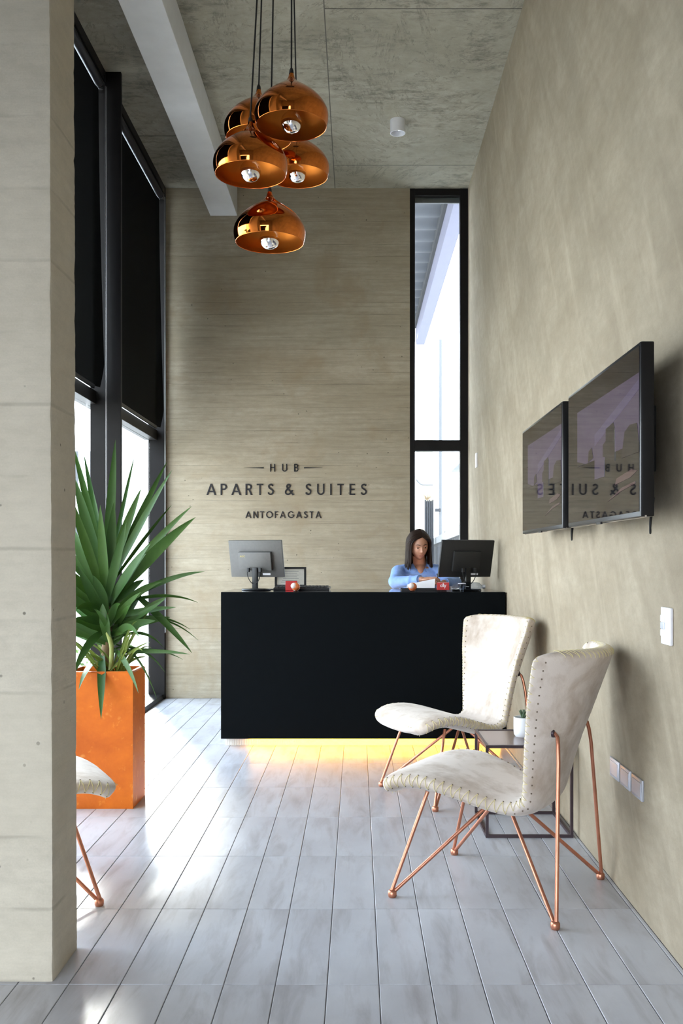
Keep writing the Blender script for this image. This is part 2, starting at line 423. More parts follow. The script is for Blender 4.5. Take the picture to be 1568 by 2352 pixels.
def leafm(name, a, b_, edge):
    m, nt, b = new_mat(name)
    tc = N(nt, 'TexCoord').outputs['Object']; oi = N(nt, 'ObjectInfo')
    n1 = noise(nt, mapping(nt, tc, (6,6,1)), 12, 4)
    c = mix(nt, n1, a, b_); c = mix(nt, math_(nt, 'MULTIPLY', oi.outputs['Random'], .45), c, edge)
    nt.links.new(c, b.inputs['Base Color']); b.inputs['Roughness'].default_value = .46; b.inputs['Specular IOR Level'].default_value = .3
    b.inputs['Transmission Weight'].default_value = 0
    tl = N(nt, 'BsdfTranslucent'); nt.links.new(mix(nt, .5, c, (.35,.55,.08)), tl.inputs[0])
    ms = N(nt, 'MixShader'); ms.inputs[0].default_value = .16
    nt.links.new(b.outputs[0], ms.inputs[1]); nt.links.new(tl.outputs[0], ms.inputs[2]); nt.links.new(ms.outputs[0], nt.nodes['Material Output'].inputs[0])
    return m
M['leaf'] = leafm('green_yucca_leaf', (.030,.085,.014), (.055,.135,.022), (.022,.068,.028))
M['leaf_young'] = leafm('yellow_green_thin_leaf', (.13,.20,.035), (.22,.28,.06), (.05,.12,.03))

# ------------------------------------------------------------------ room shell
XL, XR, YB, ZC = -1.724, 1.0, 8.52, 4.60
XG = -1.845                                       # glass line on the left
YF = -1.7                                         # the room goes on behind the camera
XF = -2.8
floor = structure('floor')
fb = MB(); fb.box(XG-.06, XR+.2, 2.9, YB+.2, -.06, -.004); fb.box(XF, XR+.2, YF, 2.9, -.06, -.004)
fb.build('grout_bed', M['grout'], floor)
TX0, TY0, PX, PY, G = -.0884, 2.795, .1532, .603, .0022
def tile_mesh(w, d):
    b = MB(); e = .0016
    x0, x1, y0, y1 = -w/2+G/2, w/2-G/2, -d/2+G/2, d/2-G/2
    b.add([(x0,y0,-.006),(x1,y0,-.006),(x1,y1,-.006),(x0,y1,-.006),(x0,y0,-e),(x1,y0,-e),(x1,y1,-e),(x0,y1,-e),
           (x0+e,y0+e,0),(x1-e,y0+e,0),(x1-e,y1-e,0),(x0+e,y1-e,0)],
          [(0,1,5,4),(1,2,6,5),(2,3,7,6),(3,0,4,7),(4,5,9,8),(5,6,10,9),(6,7,11,10),(7,4,8,11),(8,9,10,11)])
    return b.mesh('tile', M['tile'])
cache = {}
rest = MB()
rtl = random.Random(3)
for j in range(-9, 10):
    y0 = TY0 + PY*j; y1 = y0+PY
    y1c = min(y1, YB); y0c = max(y0, YF)
    if y1c-y0c < .01: continue
    for i in range(-18, 9):
        x0 = TX0+PX*i; x1 = x0+PX
        lim = XG+.05 if y0 > 2.7 else XF
        x0c = max(x0, lim); x1c = min(x1, XR)
        if x1c-x0c < .012: continue
        visible = y0 > 2.1 and x0c > XG-.01
        if visible:
            k = (round(x1c-x0c, 3), round(y1c-y0c, 3))
            if k not in cache: cache[k] = tile_mesh(*k)
            o = bpy.data.objects.new('tile', cache[k]); C.objects.link(o); o.parent = floor
            o.location = ((x0c+x1c)/2, (y0c+y1c)/2, rtl.uniform(-.0004, 0)); o.rotation_euler = (rtl.uniform(-.0006,.0006), rtl.uniform(-.0012,.0012), 0)
        else:
            rest.box(x0c+G/2, x1c-G/2, y0c+G/2, y1c-G/2, -.006, 0)
rest.build('further_tiles', M['tile'], floor, kind='stuff')

def grid_wall(name, mat, o, u, v, nu, nv, thick, amp=.0, seed=1):
    pass

cb = MB()
cb.box(XF, XR+.25, YF, YB+.25, ZC, ZC+.2)
ceil = cb.build('ceiling', M['ceil_conc'], kind='structure')
jb = MB()
xs = -.20
jb.box(xs-.0035, xs+.0035, 3.4, YB, ZC-.0015, ZC+.01)
jb.box(xs, XR, 5.735, 5.742, ZC-.0015, ZC+.01)
jb.box(XL, xs, 7.46, 7.466, ZC-.0015, ZC+.01); jb.box(xs, XR, 8.02, 8.025, ZC-.001, ZC+.01)
jb.box(XL, xs, 4.52, 4.526, ZC-.0015, ZC+.01)
jb.build('formwork_joint', M['seam'], ceil)

wb = MB()
# back wall: board courses a little uneven in depth, real relief
rw = random.Random(5); z = 0.0
bh = .105; rows = []
while z < ZC-1e-4:
    z1 = min(z+bh, ZC); rows.append((z, z1)); z = z1
WX1 = .475
for a, b_ in rows:
    d = rw.uniform(0, .0012)
    wb.box(-1.872, WX1, YB+d, YB+.2, a, b_)
wall_back = wb.build('wall_back', M['back_conc'], kind='structure')
rb = MB(); rb.box(XR, XR+.25, YF, YB+.25, 0, ZC)
wall_right = rb.build('wall_right', M['right_conc'], kind='structure')

# column (end of the front wall) with ragged arrises
def ragged_column():
    b = MB(); x1, y0, y1 = -.911, 2.813, 3.06
    nz = 420; r = random.Random(11)
    def rag(seed, amp):
        rr = random.Random(seed); out = []; v = 0; pits = []
        for i in range(nz+1):
            v = v*.86+rr.gauss(0, amp*.35); out.append(abs(v)+rr.random()*amp*.25)
        for _ in range(22):
            c = rr.randrange(nz); w = rr.randint(1, 5); d = rr.uniform(.003, .011)
            for k in range(-w, w+1):
                if 0 <= c+k <= nz: out[c+k] = max(out[c+k], d*(1-abs(k)/(w+1)))
        return out
    A = rag(1, .0035); B = rag(2, .0025)
    vs = []; fs = []; lean = .012
    def w(z): return -.004 + .014*(1-z/ZC)      # the corner runs slightly out of plumb
    for i in range(nz+1):
        z = ZC*i/nz; x = x1+w(z)-.004
        a, b2 = A[i]+.003, B[i]+.003
        ring = [(XF, y0, z), (x-.10, y0, z), (x-a-.004, y0, z), (x-a*.45, y0+a*.45, z), (x, y0+a+.004, z), (x, y1-b2-.004, z), (x-b2*.4, y1-b2*.4, z), (x-b2-.004, y1, z), (XF, y1, z)]
        vs += ring
    n = 9
    for i in range(nz):
        for k in range(n):
            k2 = (k+1) % n; fs.append((i*n+k, i*n+k2, (i+1)*n+k2, (i+1)*n+k))
    fs.append(tuple(range(n))); fs.append(tuple(nz*n+k for k in range(n)))
    b.add(vs, fs); return b
wc = ragged_column().build('wall_front', M['col_conc'], kind='structure', smooth=35)
wn_ = MB(); wn_.box(XF-.2, XR+.25, YF-.2, YF, 2.5, ZC); wn_.box(-.15, XR+.25, YF-.2, YF, 0, 2.5); wn_.build('wall_entrance', M['right_conc'], kind='structure')  # unseen wall behind the camera, its opening sized to set the daylight
lw = MB(); lw.box(XF-.2, XF, YF, -.60, 0, ZC); lw.box(XF-.2, XF, 1.0, 3.06, 0, ZC); lw.box(XF-.2, XF, -.60, 1.0, 2.40, ZC)
lw.build('wall_left', M['right_conc'], kind='structure')
w3 = structure('added_light_window')  # side window added out of view to light the lower right wall
MB().box(XF-.12, XF-.06, -.60, 1.0, 0, .08).build('sill_rail', M['black_frame'], w3); MB().box(XF-.12, XF-.06, -.60, 1.0, 2.34, 2.40).build('head_rail', M['black_frame'], w3)
for yy in (-.60, .17, .94): MB().box(XF-.12, XF-.06, yy, yy+.06, .08, 2.34).build('stile', M['black_frame'], w3)
MB().box(XF-.095, XF-.09, -.54, .94, .08, 2.34).build('pane', M['glass'], w3)
# beam under the ceiling
bm_ = MB(); bm_.box(-1.323, -1.080, YF, YB, 4.35, ZC, b=.004)
bm_.build('beam', M['plaster'], kind='structure', label='pale grey painted ceiling beam running to the back wall')

# ------------------------------------------------------------------ left glazing: window_1
w1 = structure('window_1')
fm = M['black_frame']
for yy in (4.46, 6.48):
    MB().box(-1.83, -1.62, yy, yy+.035, 0, ZC, b=.003).build('mullion', fm, w1)
MB().box(-1.87, XL, YB-.055, YB-.002, 0, ZC, b=.003).build('jamb', fm, w1)
MB().box(-1.90, -1.79, 3.06, YB-.06, 2.32, 2.41, b=.003).build('transom', fm, w1)
MB().box(-1.90, -1.735, 3.06, YB-.06, -.002, .045, b=.003).build('sill_rail', fm, w1)
MB().box(-1.90, XL, 3.06, YB-.06, ZC-.07, ZC, b=.003).build('head_rail', fm, w1)
for (a, b_) in ((3.06, 4.46), (4.50, 6.48), (6.52, 8.46)):
    MB().box(-1.862, -1.856, a, b_, .045, 2.32).build('pane', M['glass'], w1)
    MB().box(-1.862, -1.856, a, b_, 2.41, ZC-.07).build('pane', M['glass'], w1)

def blind(y0, y1, label, zb=2.425):
    root = thing('roller_blind', label, 'blind', (-1.77, (y0+y1)/2, 0), group='black roller blinds over the upper left glazing')
    L = (y1-y0)/2; zt = 4.46
    # fabric with its far edge curling into the room more and more towards the bottom
    b = MB(); nu, nv = 26, 40; vs = []; fs = []
    for side in (0, 1):
        for j in range(nv+1):
            t = j/nv; z = zt+(zb-zt)*t
            cw = .015+.10*t**1.6*(1-max(0, t-.93)/.07*.75)
            for i in range(nu+1):
                u = i/nu; y = -L+2*L*u; x = 0.0
                d = y-(L-cw)
                if d > 0:
                    a = min(d/max(cw, 1e-4), 1)*1.35
                    R = cw/1.35; x = R*(1-math.cos(a))*.9; y = (L-cw)+R*math.sin(a)
                vs.append((x+(.0012 if side else 0), y, z))
    n1 = (nu+1)*(nv+1)
    for j in range(nv):
        for i in range(nu):
            a = j*(nu+1)+i; fs.append((a, a+1, a+nu+2, a+nu+1)); a += n1; fs.append((a, a+nu+1, a+nu+2, a+1))
    for j in range(nv):
        for i in (0, nu):
            a = j*(nu+1)+i; fs.append((a, a+nu+1, a+nu+1+n1, a+n1))
    b.add(vs, fs); b.build('fabric', M['blind'], root, smooth=60)
    t = MB(); t.tube([(.01, -L+.01, 4.50), (.01, L-.01, 4.50)], .034, 20); t.build('roller_tube', M['tube_metal'], root, smooth=40)
    for s in (-1, 1):
        MB().box(-.03, .05, s*L-.006, s*L+.006, 4.455, 4.555).build('bracket', M['chrome'] if s > 0 else fm, root)
    h = MB(); h.box(-.006, .010, -L+.01, L-.10, zb-.022, zb+.004, b=.003); h.build('bottom_bar', M['black_plastic'], root)
    c = MB(); c.tube([(.055, L-.004, 4.48), (.06, L-.004, .62), (.062, L-.002, .60), (.064, L+.006, .62), (.06, L+.006, 4.48)], .0017, 6)
    c.build('pull_chain', M['chain'], root)
    return root
blind(4.52, 6.44, 'black roller blind nearer the camera, beside the concrete column')
blind(6.54, 8.41, 'black roller blind in the corner against the back wall')

blind(3.10, 4.42, 'unseen black roller blind behind the concrete wall end, added half drawn to limit the daylight', 2.95)  # added out of view, cuts the daylight on the upper right wall

# ------------------------------------------------------------------ narrow back window: window_2
w2 = structure('window_2')
MB().box(WX1, WX1+.047, YB+.005, YB+.085, 0, ZC, b=.002).build('frame_stile', fm, w2)
MB().box(XR-.072, XR, YB+.005, YB+.085, 0, ZC, b=.002).build('frame_stile', fm, w2)
MB().box(WX1, XR, YB+.007, YB+.083, ZC-.062, ZC-.001, b=.002).build('frame_head', fm, w2)
MB().box(WX1, XR, YB+.007, YB+.083, 2.232, 2.33, b=.002).build('transom', fm, w2)
MB().box(WX1, XR, YB+.007, YB+.083, 0, .06, b=.002).build('frame_sill', fm, w2)
MB().box(WX1+.047, XR-.072, YB+.05, YB+.056, 2.33, ZC-.06).build('pane', M['glass'], w2)
MB().box(WX1+.047, XR-.072, YB+.05, YB+.056, .06, 2.232).build('pane', M['glass'], w2)
MB().box(WX1+.049, XR-.074, YB+.060, YB+.082, ZC-.11, ZC-.06).build('blind_box', M['rail_pale'], w2)

# ------------------------------------------------------------------ outdoors
gb = MB(); gb.box(-60, XG-.06, -30, 90, -.25, -.10); gb.box(XG-.06, 60, YB+.26, 90, -.25, -.10); gb.box(-60, 60, -40, YF, -.25, -.10)
gb.box(XR+.26, 60, YF, YB+.26, -.25, -.10)
gb.build('ground', M['paving'], kind='structure')
can = thing('canopy', 'corrugated metal canopy with a pale fascia beam outside the narrow window', 'canopy', (.2, 11.5, -.1))
cv = MB(); vs = []; fs = []
ny = 320
for s in (0, .012):
    for j in range(ny+1):
        y = 8.8+6.4*j/ny; zz = 5.02+.03*math.sin(y*2*PI/.40)+s
        for x in (-1.6, .92): vs.append((x, y, zz))
n1 = (ny+1)*2
for j in range(ny):
    a = 2*j; fs += [(a, a+1, a+3, a+2), (n1+a, n1+a+2, n1+a+3, n1+a+1), (a, a+2, n1+a+2, n1+a), (a+1, n1+a+1, n1+a+3, a+3)]
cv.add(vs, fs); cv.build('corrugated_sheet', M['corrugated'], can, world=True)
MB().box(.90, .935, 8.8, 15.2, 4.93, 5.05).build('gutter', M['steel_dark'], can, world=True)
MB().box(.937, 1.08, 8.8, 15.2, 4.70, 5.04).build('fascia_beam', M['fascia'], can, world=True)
MB().box(.86, .94, 15.05, 15.2, -.1, 5.0).build('post', M['wall_white'], can, world=True)
MB().box(-1.55, -1.45, 15.05, 15.2, -.1, 5.0).build('post', M['wall_white'], can, world=True)
eb = thing('neighbouring_building', 'cream rendered building with a corner strip seen through the narrow back window', 'building', (0, 18.6, -.1))
MB().box(-3, 1.475, 18.4, 22, -.1, 5.27).build('wall', M['wall_cream'], eb, world=True)
MB().box(1.475, 1.70, 18.45, 22, -.1, 5.6).build('corner_strip', M['wall_white'], eb, world=True)
cdt = MB(); Yc = 18.36
cdt.tube(catmull([at(953,1000,Yc), at(953.5,1090,Yc), at(957,1103,Yc), at(966,1112,Yc), at(976,1114,Yc), at(994,1114,Yc)], 6), .012, 8)
cdt.build('conduit', M['rail_pale'], eb, smooth=60, world=True)
wbld = thing('far_white_building', 'bright white building far beyond the fence through the narrow window', 'building', (6, 30, -.1))
MB().box(1.9, 9, 30, 38, -.1, 9, b=.02).build('wall', M['wall_white'], wbld, world=True)
for i in range(3):
    MB().box(3.6+i*1.6, 4.5+i*1.6, 29.96, 30.02, 3.5, 4.9).build('window', M['rail_pale'], wbld, world=True)
awn = MB(); Ya = 29.3
p = [at(1040,1079,Ya), at(1064,1079,Ya), at(1064,1055,Ya)]
awn.prism([(q.x, q.z) for q in p], Ya, 30.0)
awn.build('awning', M['rail_pale'], wbld, world=True)
lam = thing('lamp_post', 'slim pale post with a small bracket behind the slatted fence', 'post', (1.46, 17, -.1))
MB().tube([(1.50, 17, -.1), (1.50, 17, 5.2)], .03, 10).build('pole', M['rail_pale'], lam, smooth=40, world=True)
MB().box(1.40, 1.50, 16.97, 17.03, 2.10, 2.16).build('bracket', M['steel_dark'], lam, world=True)
sp_ = thing('slatted_gate', 'narrow dark ribbed gate leaf by the cream building corner', 'gate', (1.12, 15.1, -.1))
for i in range(5):
    MB().box(1.08+i*.030, 1.102+i*.030, 15.1, 15.13, -.1, 2.20-.01*(i%2)).build('slat', M['steel_dark'], sp_, world=True)
MB().box(1.078, 1.226, 15.131, 15.14, -.1, 2.18).build('backing', M['rail_pale'], sp_, world=True)
lf = MB()
for i in range(9):
    a = i*.7; lf.tube([(1.12, 15.11, 2.2), (1.12+.07*math.cos(a), 15.11+.05*math.sin(a), 2.27+.03*math.sin(3*a))], [.012, .002], 5)
lf.build('dry_leaves', M['trunk'], sp_, world=True)
fn = thing('slatted_fence', 'dark vertical slat fence with pale top rail outside the narrow window', 'fence', (1.25, 14, -.1))
P0, P1 = Vector((1.05, 9.4, 0)), Vector((1.40, 18.0, 0)); dv = P1-P0; Lf = dv.length; du = dv.normalized(); ang = math.atan2(du.y, du.x)
R = Matrix.Translation(P0) @ Matrix.Rotation(ang, 4, 'Z')
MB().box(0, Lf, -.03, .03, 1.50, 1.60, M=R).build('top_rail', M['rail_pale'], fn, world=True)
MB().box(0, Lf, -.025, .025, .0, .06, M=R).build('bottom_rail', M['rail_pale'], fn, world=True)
ns = 72
slm = MB().box(0, .055, -.008, .008, .06, 1.5).mesh('slat', M['steel_dark'])
for i in range(ns):
    o = bpy.data.objects.new('slat', slm); C.objects.link(o); o.parent = fn
    o.location = P0+du*(i+.2)*Lf/ns-fn.location; o.rotation_euler = (0, 0, ang)
for s in (0, .36, 1.0):
    MB().box(Lf*s-.03, Lf*s+.03, -.03, .03, -.1, 1.62, M=R).build('post', M['rail_pale'], fn, world=True)
# a white street building and planting beyond the left glazing
ob = thing('street_building', 'white building across the street seen through the left glazing', 'building', (-14, 46, -.1))
MB().box(-22, -8.5, 40, 50, -.1, 7.5, b=.05).build('wall', M['wall_white'], ob, world=True)
for i in range(4):
    for j in range(2):
        MB().box(-12.6+i*1.1-2, -12.0+i*1.1-2, 39.95, 40.02, 1.6+j*2.8, 3.0+j*2.8).build('window', M['rail_pale'], ob, world=True)
rs = random.Random(9)
for q, (sx, sy) in enumerate(((-2.75, 7.3), (-2.6, 8.25))):
    sh = thing('flowering_shrub', ('low white-flowering shrub outside the glazing behind the planter', 'low white-flowering shrub outside the far end of the left glazing')[q], 'shrub', (sx, sy, -.1))
    lb, bb = MB(), MB()
    for k in range(150):
        c = Vector((rs.gauss(0,.18), rs.gauss(0,.22), .25+rs.random()*.45)); d = Vector((rs.gauss(0,1), rs.gauss(0,1), rs.gauss(0,1))).normalized()
        e = d.orthogonal().normalized()*.018
        if k % 3: lb.add([c, c+d*.04+e, c+d*.08, c+d*.04-e], [(0,1,2,3)])
        else: bb.sphere(c, .022, 6, 4)
    st = MB()
    for k in range(6): st.tube([(rs.gauss(0,.02), rs.gauss(0,.02), 0), (rs.gauss(0,.12), rs.gauss(0,.12), .5)], [.012,.004], 5)
    lb.build('foliage', M['shrub'], sh); bb.build('blossoms', M['blossom'], sh, smooth=60); st.build('stems', M['trunk'], sh)

# ------------------------------------------------------------------ lettering
T = .135
def arcp(cx, cz, rx, rz, a0, a1, n=14):
    return [(cx+rx*math.cos(math.radians(a0+(a1-a0)*i/n)), cz+rz*math.sin(math.radians(a0+(a1-a0)*i/n))) for i in range(n+1)]
def ribbon(b, pts, t, y0, y1, M_):
    P = []; L = []; Rr = []
    for p in pts:
        q = Vector((p[0], p[1]))
        if not P or (q-P[-1]).length > .004: P.append(q)
    for i, p in enumerate(P):
        d0 = (P[i]-P[i-1]).normalized() if i else (P[1]-P[0]).normalized()
        d1 = (P[i+1]-P[i]).normalized() if i < len(P)-1 else d0
        n0 = Vector((-d0.y, d0.x)); n1 = Vector((-d1.y, d1.x)); n = (n0+n1); n = n.normalized() if n.length > 1e-5 else n0
        k = 1/max(.5, n.dot(n0)); L.append(p+n*t/2*k); Rr.append(p-n*t/2*k)
    n = len(P); poly = L+Rr[::-1]
    vs = [(q.x, y0, q.y) for q in L]+[(q.x, y0, q.y) for q in Rr]+[(q.x, y1, q.y) for q in L]+[(q.x, y1, q.y) for q in Rr]
    fs = []
    for i in range(n-1): fs += [(i, i+1, n+i+1, n+i), (2*n+i, 3*n+i, 3*n+i+1, 2*n+i+1), (i, 2*n+i, 2*n+i+1, i+1), (n+i, n+i+1, 3*n+i+1, 3*n+i)]
    fs += [(0, n, 3*n, 2*n), (n-1, 3*n-1, 4*n-1, 2*n-1)]
    b.add(vs, fs, M_)
h = T/2
GL = {
 'A': (.86, [], [[(0,0),(.145,0),(.50,1),(.36,1)], [(.86,0),(.715,0),(.36,1),(.50,1)], [(.18,.25),(.68,.25),(.64,.375),(.22,.375)]]),
 'P': (.56, [[(h,0),(h,1)], [(h,1-h),(.28,1-h)]+arcp(.28,.72,.215,.215,90,-90)+[(h,.505)]], []),
 'R': (.60, [[(h,0),(h,1)], [(h,1-h),(.28,1-h)]+arcp(.28,.72,.215,.215,90,-90)+[(h,.505)]], [[(.24,.50),(.38,.50),(.62,0),(.46,0)]]),
 'T': (.58, [[(0,1-h),(.58,1-h)], [(.29,0),(.29,1-h)]], []),
 'S': (.54, [[tuple(q[:2]) for q in catmull([(.47,.82,0),(.38,.92,0),(.26,.935,0),(.13,.87,0),(.10,.75,0),(.16,.62,0),(.30,.52,0),(.43,.42,0),(.475,.28,0),(.40,.12,0),(.26,.065,0),(.12,.11,0),(.05,.23,0)],5)]], []),
 'U': (.66, [[(h,1),(h,.33)]+arcp(.33,.33,.33-h,.33-h,180,360)+[(.66-h,1)]], []),
 'I': (.135, [[(h,0),(h,1)]], []),
 'E': (.50, [[(h,0),(h,1)], [(0,1-h),(.50,1-h)], [(0,h),(.50,h)], [(0,.5),(.47,.5)]], []),
 'H': (.66, [[(h,0),(h,1)], [(.66-h,0),(.66-h,1)], [(0,.52),(.66,.52)]], []),
 'B': (.56, [[(h,0),(h,1)], [(h,1-h),(.24,1-h)]+arcp(.25,.735,.195,.735-.5-.03,90,-90)+[(h,.53)], [(h,.53),(.27,.53)]+arcp(.28,.30,.215,.235,90,-90)+[(h,h)]], []),
 'N': (.72, [[(h,0),(h,1)], [(.72-h,0),(.72-h,1)]], [[(0,1),(.14,1),(.72,0),(.58,0)]]),
 'O': (.98, [arcp(.49,.5,.49-h,.5-h+.01,0,360,40)], []),
 'F': (.46, [[(h,0),(h,1)], [(0,1-h),(.46,1-h)], [(0,.5),(.44,.5)]], []),
 'G': (.94, [arcp(.49,.5,.49-h,.5-h+.01,42,345,34)+[(.90,.44)], [(.54,.46),(.96,.46)]], []),
 '&': (.78, [[(.76,.0),(.22,.64)]+[tuple(q[:2]) for q in catmull([(.22,.64,0),(.18,.78,0),(.24,.91,0),(.36,.935,0),(.46,.86,0),(.45,.74,0),(.36,.64,0)],5)][1:], [tuple(q[:2]) for q in catmull([(.36,.64,0),(.16,.47,0),(.075,.33,0),(.075,.19,0),(.17,.08,0),(.32,.065,0),(.46,.13,0)],5)], [tuple(q[:2]) for q in catmull([(.46,.13,0),(.58,.27,0),(.68,.43,0)],5)]], []),
 'C': (.80, [arcp(.49,.5,.49-h,.5-h+.01,42,318,30)], []),
 'c': (.55, [arcp(.27,.28,.20,.21,50,310,18)], []), 'i': (.14, [[(h,0),(h,.55)], [(h,.68),(h,.82)]], []),
 't': (.32, [[(.15,.9),(.15,.15),(.30,.05)], [(0,.55),(.32,.55)]], []), 'y': (.44, [[(0,.55),(.22,.05)], [(.44,.55),(.10,-.30)]], []),
}
def text(parent, s, x0, x1, z0, cap, y, depth, mat, name='letter', Mx=None, world=True):
    ws = sum(GL[c][0]*cap for c in s if c != ' '); gaps = sum(1.0 if c != ' ' else 1.3 for c in s[:-1])
    g = ((x1-x0)-ws)/max(gaps, .1); x = x0
    for i, c in enumerate(s):
        if c == ' ': x += g*1.3; continue
        w, strokes, polys = GL[c]; b = MB()
        Mt = Matrix.Translation((x, y, z0)) @ Matrix.Diagonal((cap, 1, cap, 1))
        if Mx: Mt = Mx @ Mt
        for k_, st in enumerate(strokes): ribbon(b, st, T, -depth-.00025*k_, .0, Mt)
        for k_, pl in enumerate(polys): b.prism(pl, -depth-.00025*(k_+len(strokes)), .0, Mt)
        b.build(name, mat, parent, world=world)
        x += w*cap+g
sg = thing('wall_sign', 'dark raised lettering in three centred lines on the board-marked concrete wall above the desk', 'sign', (-.62, YB, 1.9))
def X8(px): return (px-VX)*YB/F
def Z8(py): return EYE-(py-HY)*YB/F
YT = YB+.0028
text(sg, 'HUB', X8(620), X8(685), Z8(1083.3), .0695, YT, .009, M['sign'])
text(sg, 'APARTS', X8(474), X8(628.5), Z8(1137), .101, YT, .009, M['sign'])
text(sg, '&', X8(654), X8(677), Z8(1137), .101, YT, .009, M['sign'])
text(sg, 'SUITES', X8(701), X8(842), Z8(1137), .101, YT, .009, M['sign'])
text(sg, 'ANTOFAGASTA', X8(563.5), X8(737.5), Z8(1190), .0605, YT, .009, M['sign'])
for (a, b_) in ((560, 605), (740, 698)):
    za, d = Z8(1074.5), .0058
    poly = [(X8(a), za), (X8(b_), za-d), (X8(b_), za+d)]
    MB().prism(poly, YT-.009, YT).build('dash', M['sign'], sg, world=True)

# ------------------------------------------------------------------ reception desk
DY0, DY1, DX0, DX1, DZ = 6.31, 7.02, -.910, .989, 1.036
dk = thing('reception_desk', 'tall black reception desk with glowing yellow light under its front', 'desk', (.04, 6.66, 0))
MB().box(DX0, DX1, DY0, DY0+.04, .056, DZ, b=.002).build('front_panel', M['black_desk'], dk, world=True)
MB().box(DX0, DX1, DY0+.041, DY1, DZ-.036, DZ-.0005, b=.001).build('desk_top', M['desk_gloss'], dk, world=True)
MB().box(DX0, DX0+.036, DY0+.042, DY1-.02, .056, DZ-.037, b=.002).build('side_panel', M['black_desk'], dk, world=True)
MB().box(DX1-.036, DX1, DY0+.042, DY1-.02, .056, DZ-.037, b=.002).build('side_panel', M['black_desk'], dk, world=True)
MB().box(DX0+.036, DX1-.036, DY0+.20, DY1-.25, .056, .074).build('bottom_shelf', M['black_desk'], dk, world=True)
pl = MB(); px0 = (519-VX)*6.373/F
n = 160
for i in range(n):
    a = px0+(DX1-.02-px0)*i/n; w_ = (DX1-.02-px0)/n
    pl.box(a, a+w_*.82, 6.373, 6.40, 0, .056)
pl.box(px0, DX1-.02, 6.376, 6.41, 0, .056); pl.box(px0, px0+.03, 6.41, 6.98, 0, .056); pl.box(DX1-.05, DX1-.02, 6.41, 6.98, 0, .056); pl.box(px0, DX1-.02, 6.96, 6.98, 0, .056)
pl.build('plinth', M['plinth'], dk, world=True)
MB().box(-.72, DX1-.03, 6.358, 6.366, .048, .056).build('led_strip', M['led'], dk, world=True)

# ------------------------------------------------------------------ monitors
def monitor(loc, rz, tilt, label, mat, logo=False, bulge=True):
    r = thing('computer_monitor', label, 'monitor', loc, rz, group='computer monitors on the reception desk')
    w_, hh, zc = .405, .268, .222
    Mt = Matrix.Translation((0, 0, zc)) @ Matrix.Rotation(tilt, 4, 'X')
    MB().box(-w_/2, w_/2, 0, .020, -hh/2, hh/2, M=Mt, b=.005).build('housing', mat, r, smooth=40)
    MB().box(-w_/2+.012, w_/2-.012, .0195, .0215, -hh/2+.016, hh/2-.012, M=Mt).build('screen', M['screen'], r)
    b = MB()
    if bulge: b.box(-.125, .125, -.034, .002, -.078, .055, M=Mt, b=.008)
    else: b.box(-.11, .10, -.022, .002, -.09, .06, M=Mt, b=.010)
    b.build('rear_cover', mat, r, smooth=40)
    MB().box(.042, .10, -.0025, .001, -.118, -.104, M=Mt).build('label_sticker', M['paper'], r)
    MB().box(-.019, .019, -.030, -.006, .012, .16, b=.004).build('stand_neck', M['black_plastic'], r, smooth=40)
    b = MB(); b.lathe([(0,0),(.105,0),(.108,.004),(.104,.009),(.03,.014),(0,.014)], 36, M=Matrix.Diagonal((1,.72,1,1))); b.build('stand_base', M['black_plastic'], r, smooth=50)
    for s in (-1, 1):
        b = MB(); b.tube(catmull([(s*.045-.02*0, -.036, .150), (s*.050, -.044, .115), (s*.034, -.040, .07), (s*.012, -.034, .045)], 6), .0032, 6); b.build('cable', M['cord'], r, smooth=60)
        MB().box(s*.045-.009, s*.045+.009, -.046, -.026, .128, .158, b=.003).build('plug', M['matte_black'], r)
    if logo:
        Ml = Mt @ Matrix.Translation((-.108, -.0345, .020))
        text(r, 'AOC', 0, .038, 0, .013, 0, .0008, M['gold_print'], Mx=Ml, world=False)
    return r
pL = at(588, 1355, 6.72); monitor((pL.x, 6.72, DZ), math.radians(-16), math.radians(13), 'grey-backed computer monitor on the left half of the desk', M['grey_plastic'], logo=True)
pR = at(1073, 1355, 6.60); monitor((pR.x, 6.64, DZ), math.radians(19), math.radians(15), 'black computer monitor at the right end of the desk, in front of the receptionist', M['matte_black'], bulge=False)

# keyboard, frame, boxes, ornaments, papers ...
kb = thing('keyboard', 'black computer keyboard on the desk right of the grey monitor', 'keyboard', (-.395, 6.80, DZ), math.radians(-3))
Mk = Matrix.Rotation(math.radians(4), 4, 'X')
MB().box(-.20, .20, -.07, .07, .004, .020, M=Mk, b=.004).build('case', M['black_plastic'], kb)
for j in range(5):
    kk = MB()
    for i in range(15): kk.box(-.188+i*.0252, -.188+i*.0252+.021, -.060+j*.024, -.060+j*.024+.020, .0195, .026, M=Mk)
    kk.build('key_row', M['matte_black'], kb)
ms = thing('mouse_pad', 'thin dark mat under the grey monitor stand', 'mat', (-.56, 6.86, DZ))
MB().box(-.12, .12, -.06, .06, 0, .004, b=.0015).build('pad', M['matte_black'], ms)
fr = thing('picture_frame', 'black framed certificate standing on the desk behind the grey monitor', 'picture frame', (at(667,1350,6.96).x, 6.955, DZ), math.radians(2))
Mf = Matrix.Rotation(math.radians(-7), 4, 'X')
fw, fh = .232, .148
fz = .015
for (a, b_, c_, d_) in ((-fw/2, fw/2, 0, .016), (-fw/2, fw/2, fh-.014, fh), (-fw/2, -fw/2+.016, .016, fh-.014), (fw/2-.016, fw/2, .016, fh-.014)):
    MB().box(a, b_, -.008, .010, c_+fz, d_+fz, M=Mf, b=.002).build('frame_bar', M['black_plastic'], fr)
MB().box(-fw/2+.014, fw/2-.014, 0, .004, .014+fz, fh-.012+fz, M=Mf).build('certificate', M['cream'], fr)
b = MB()
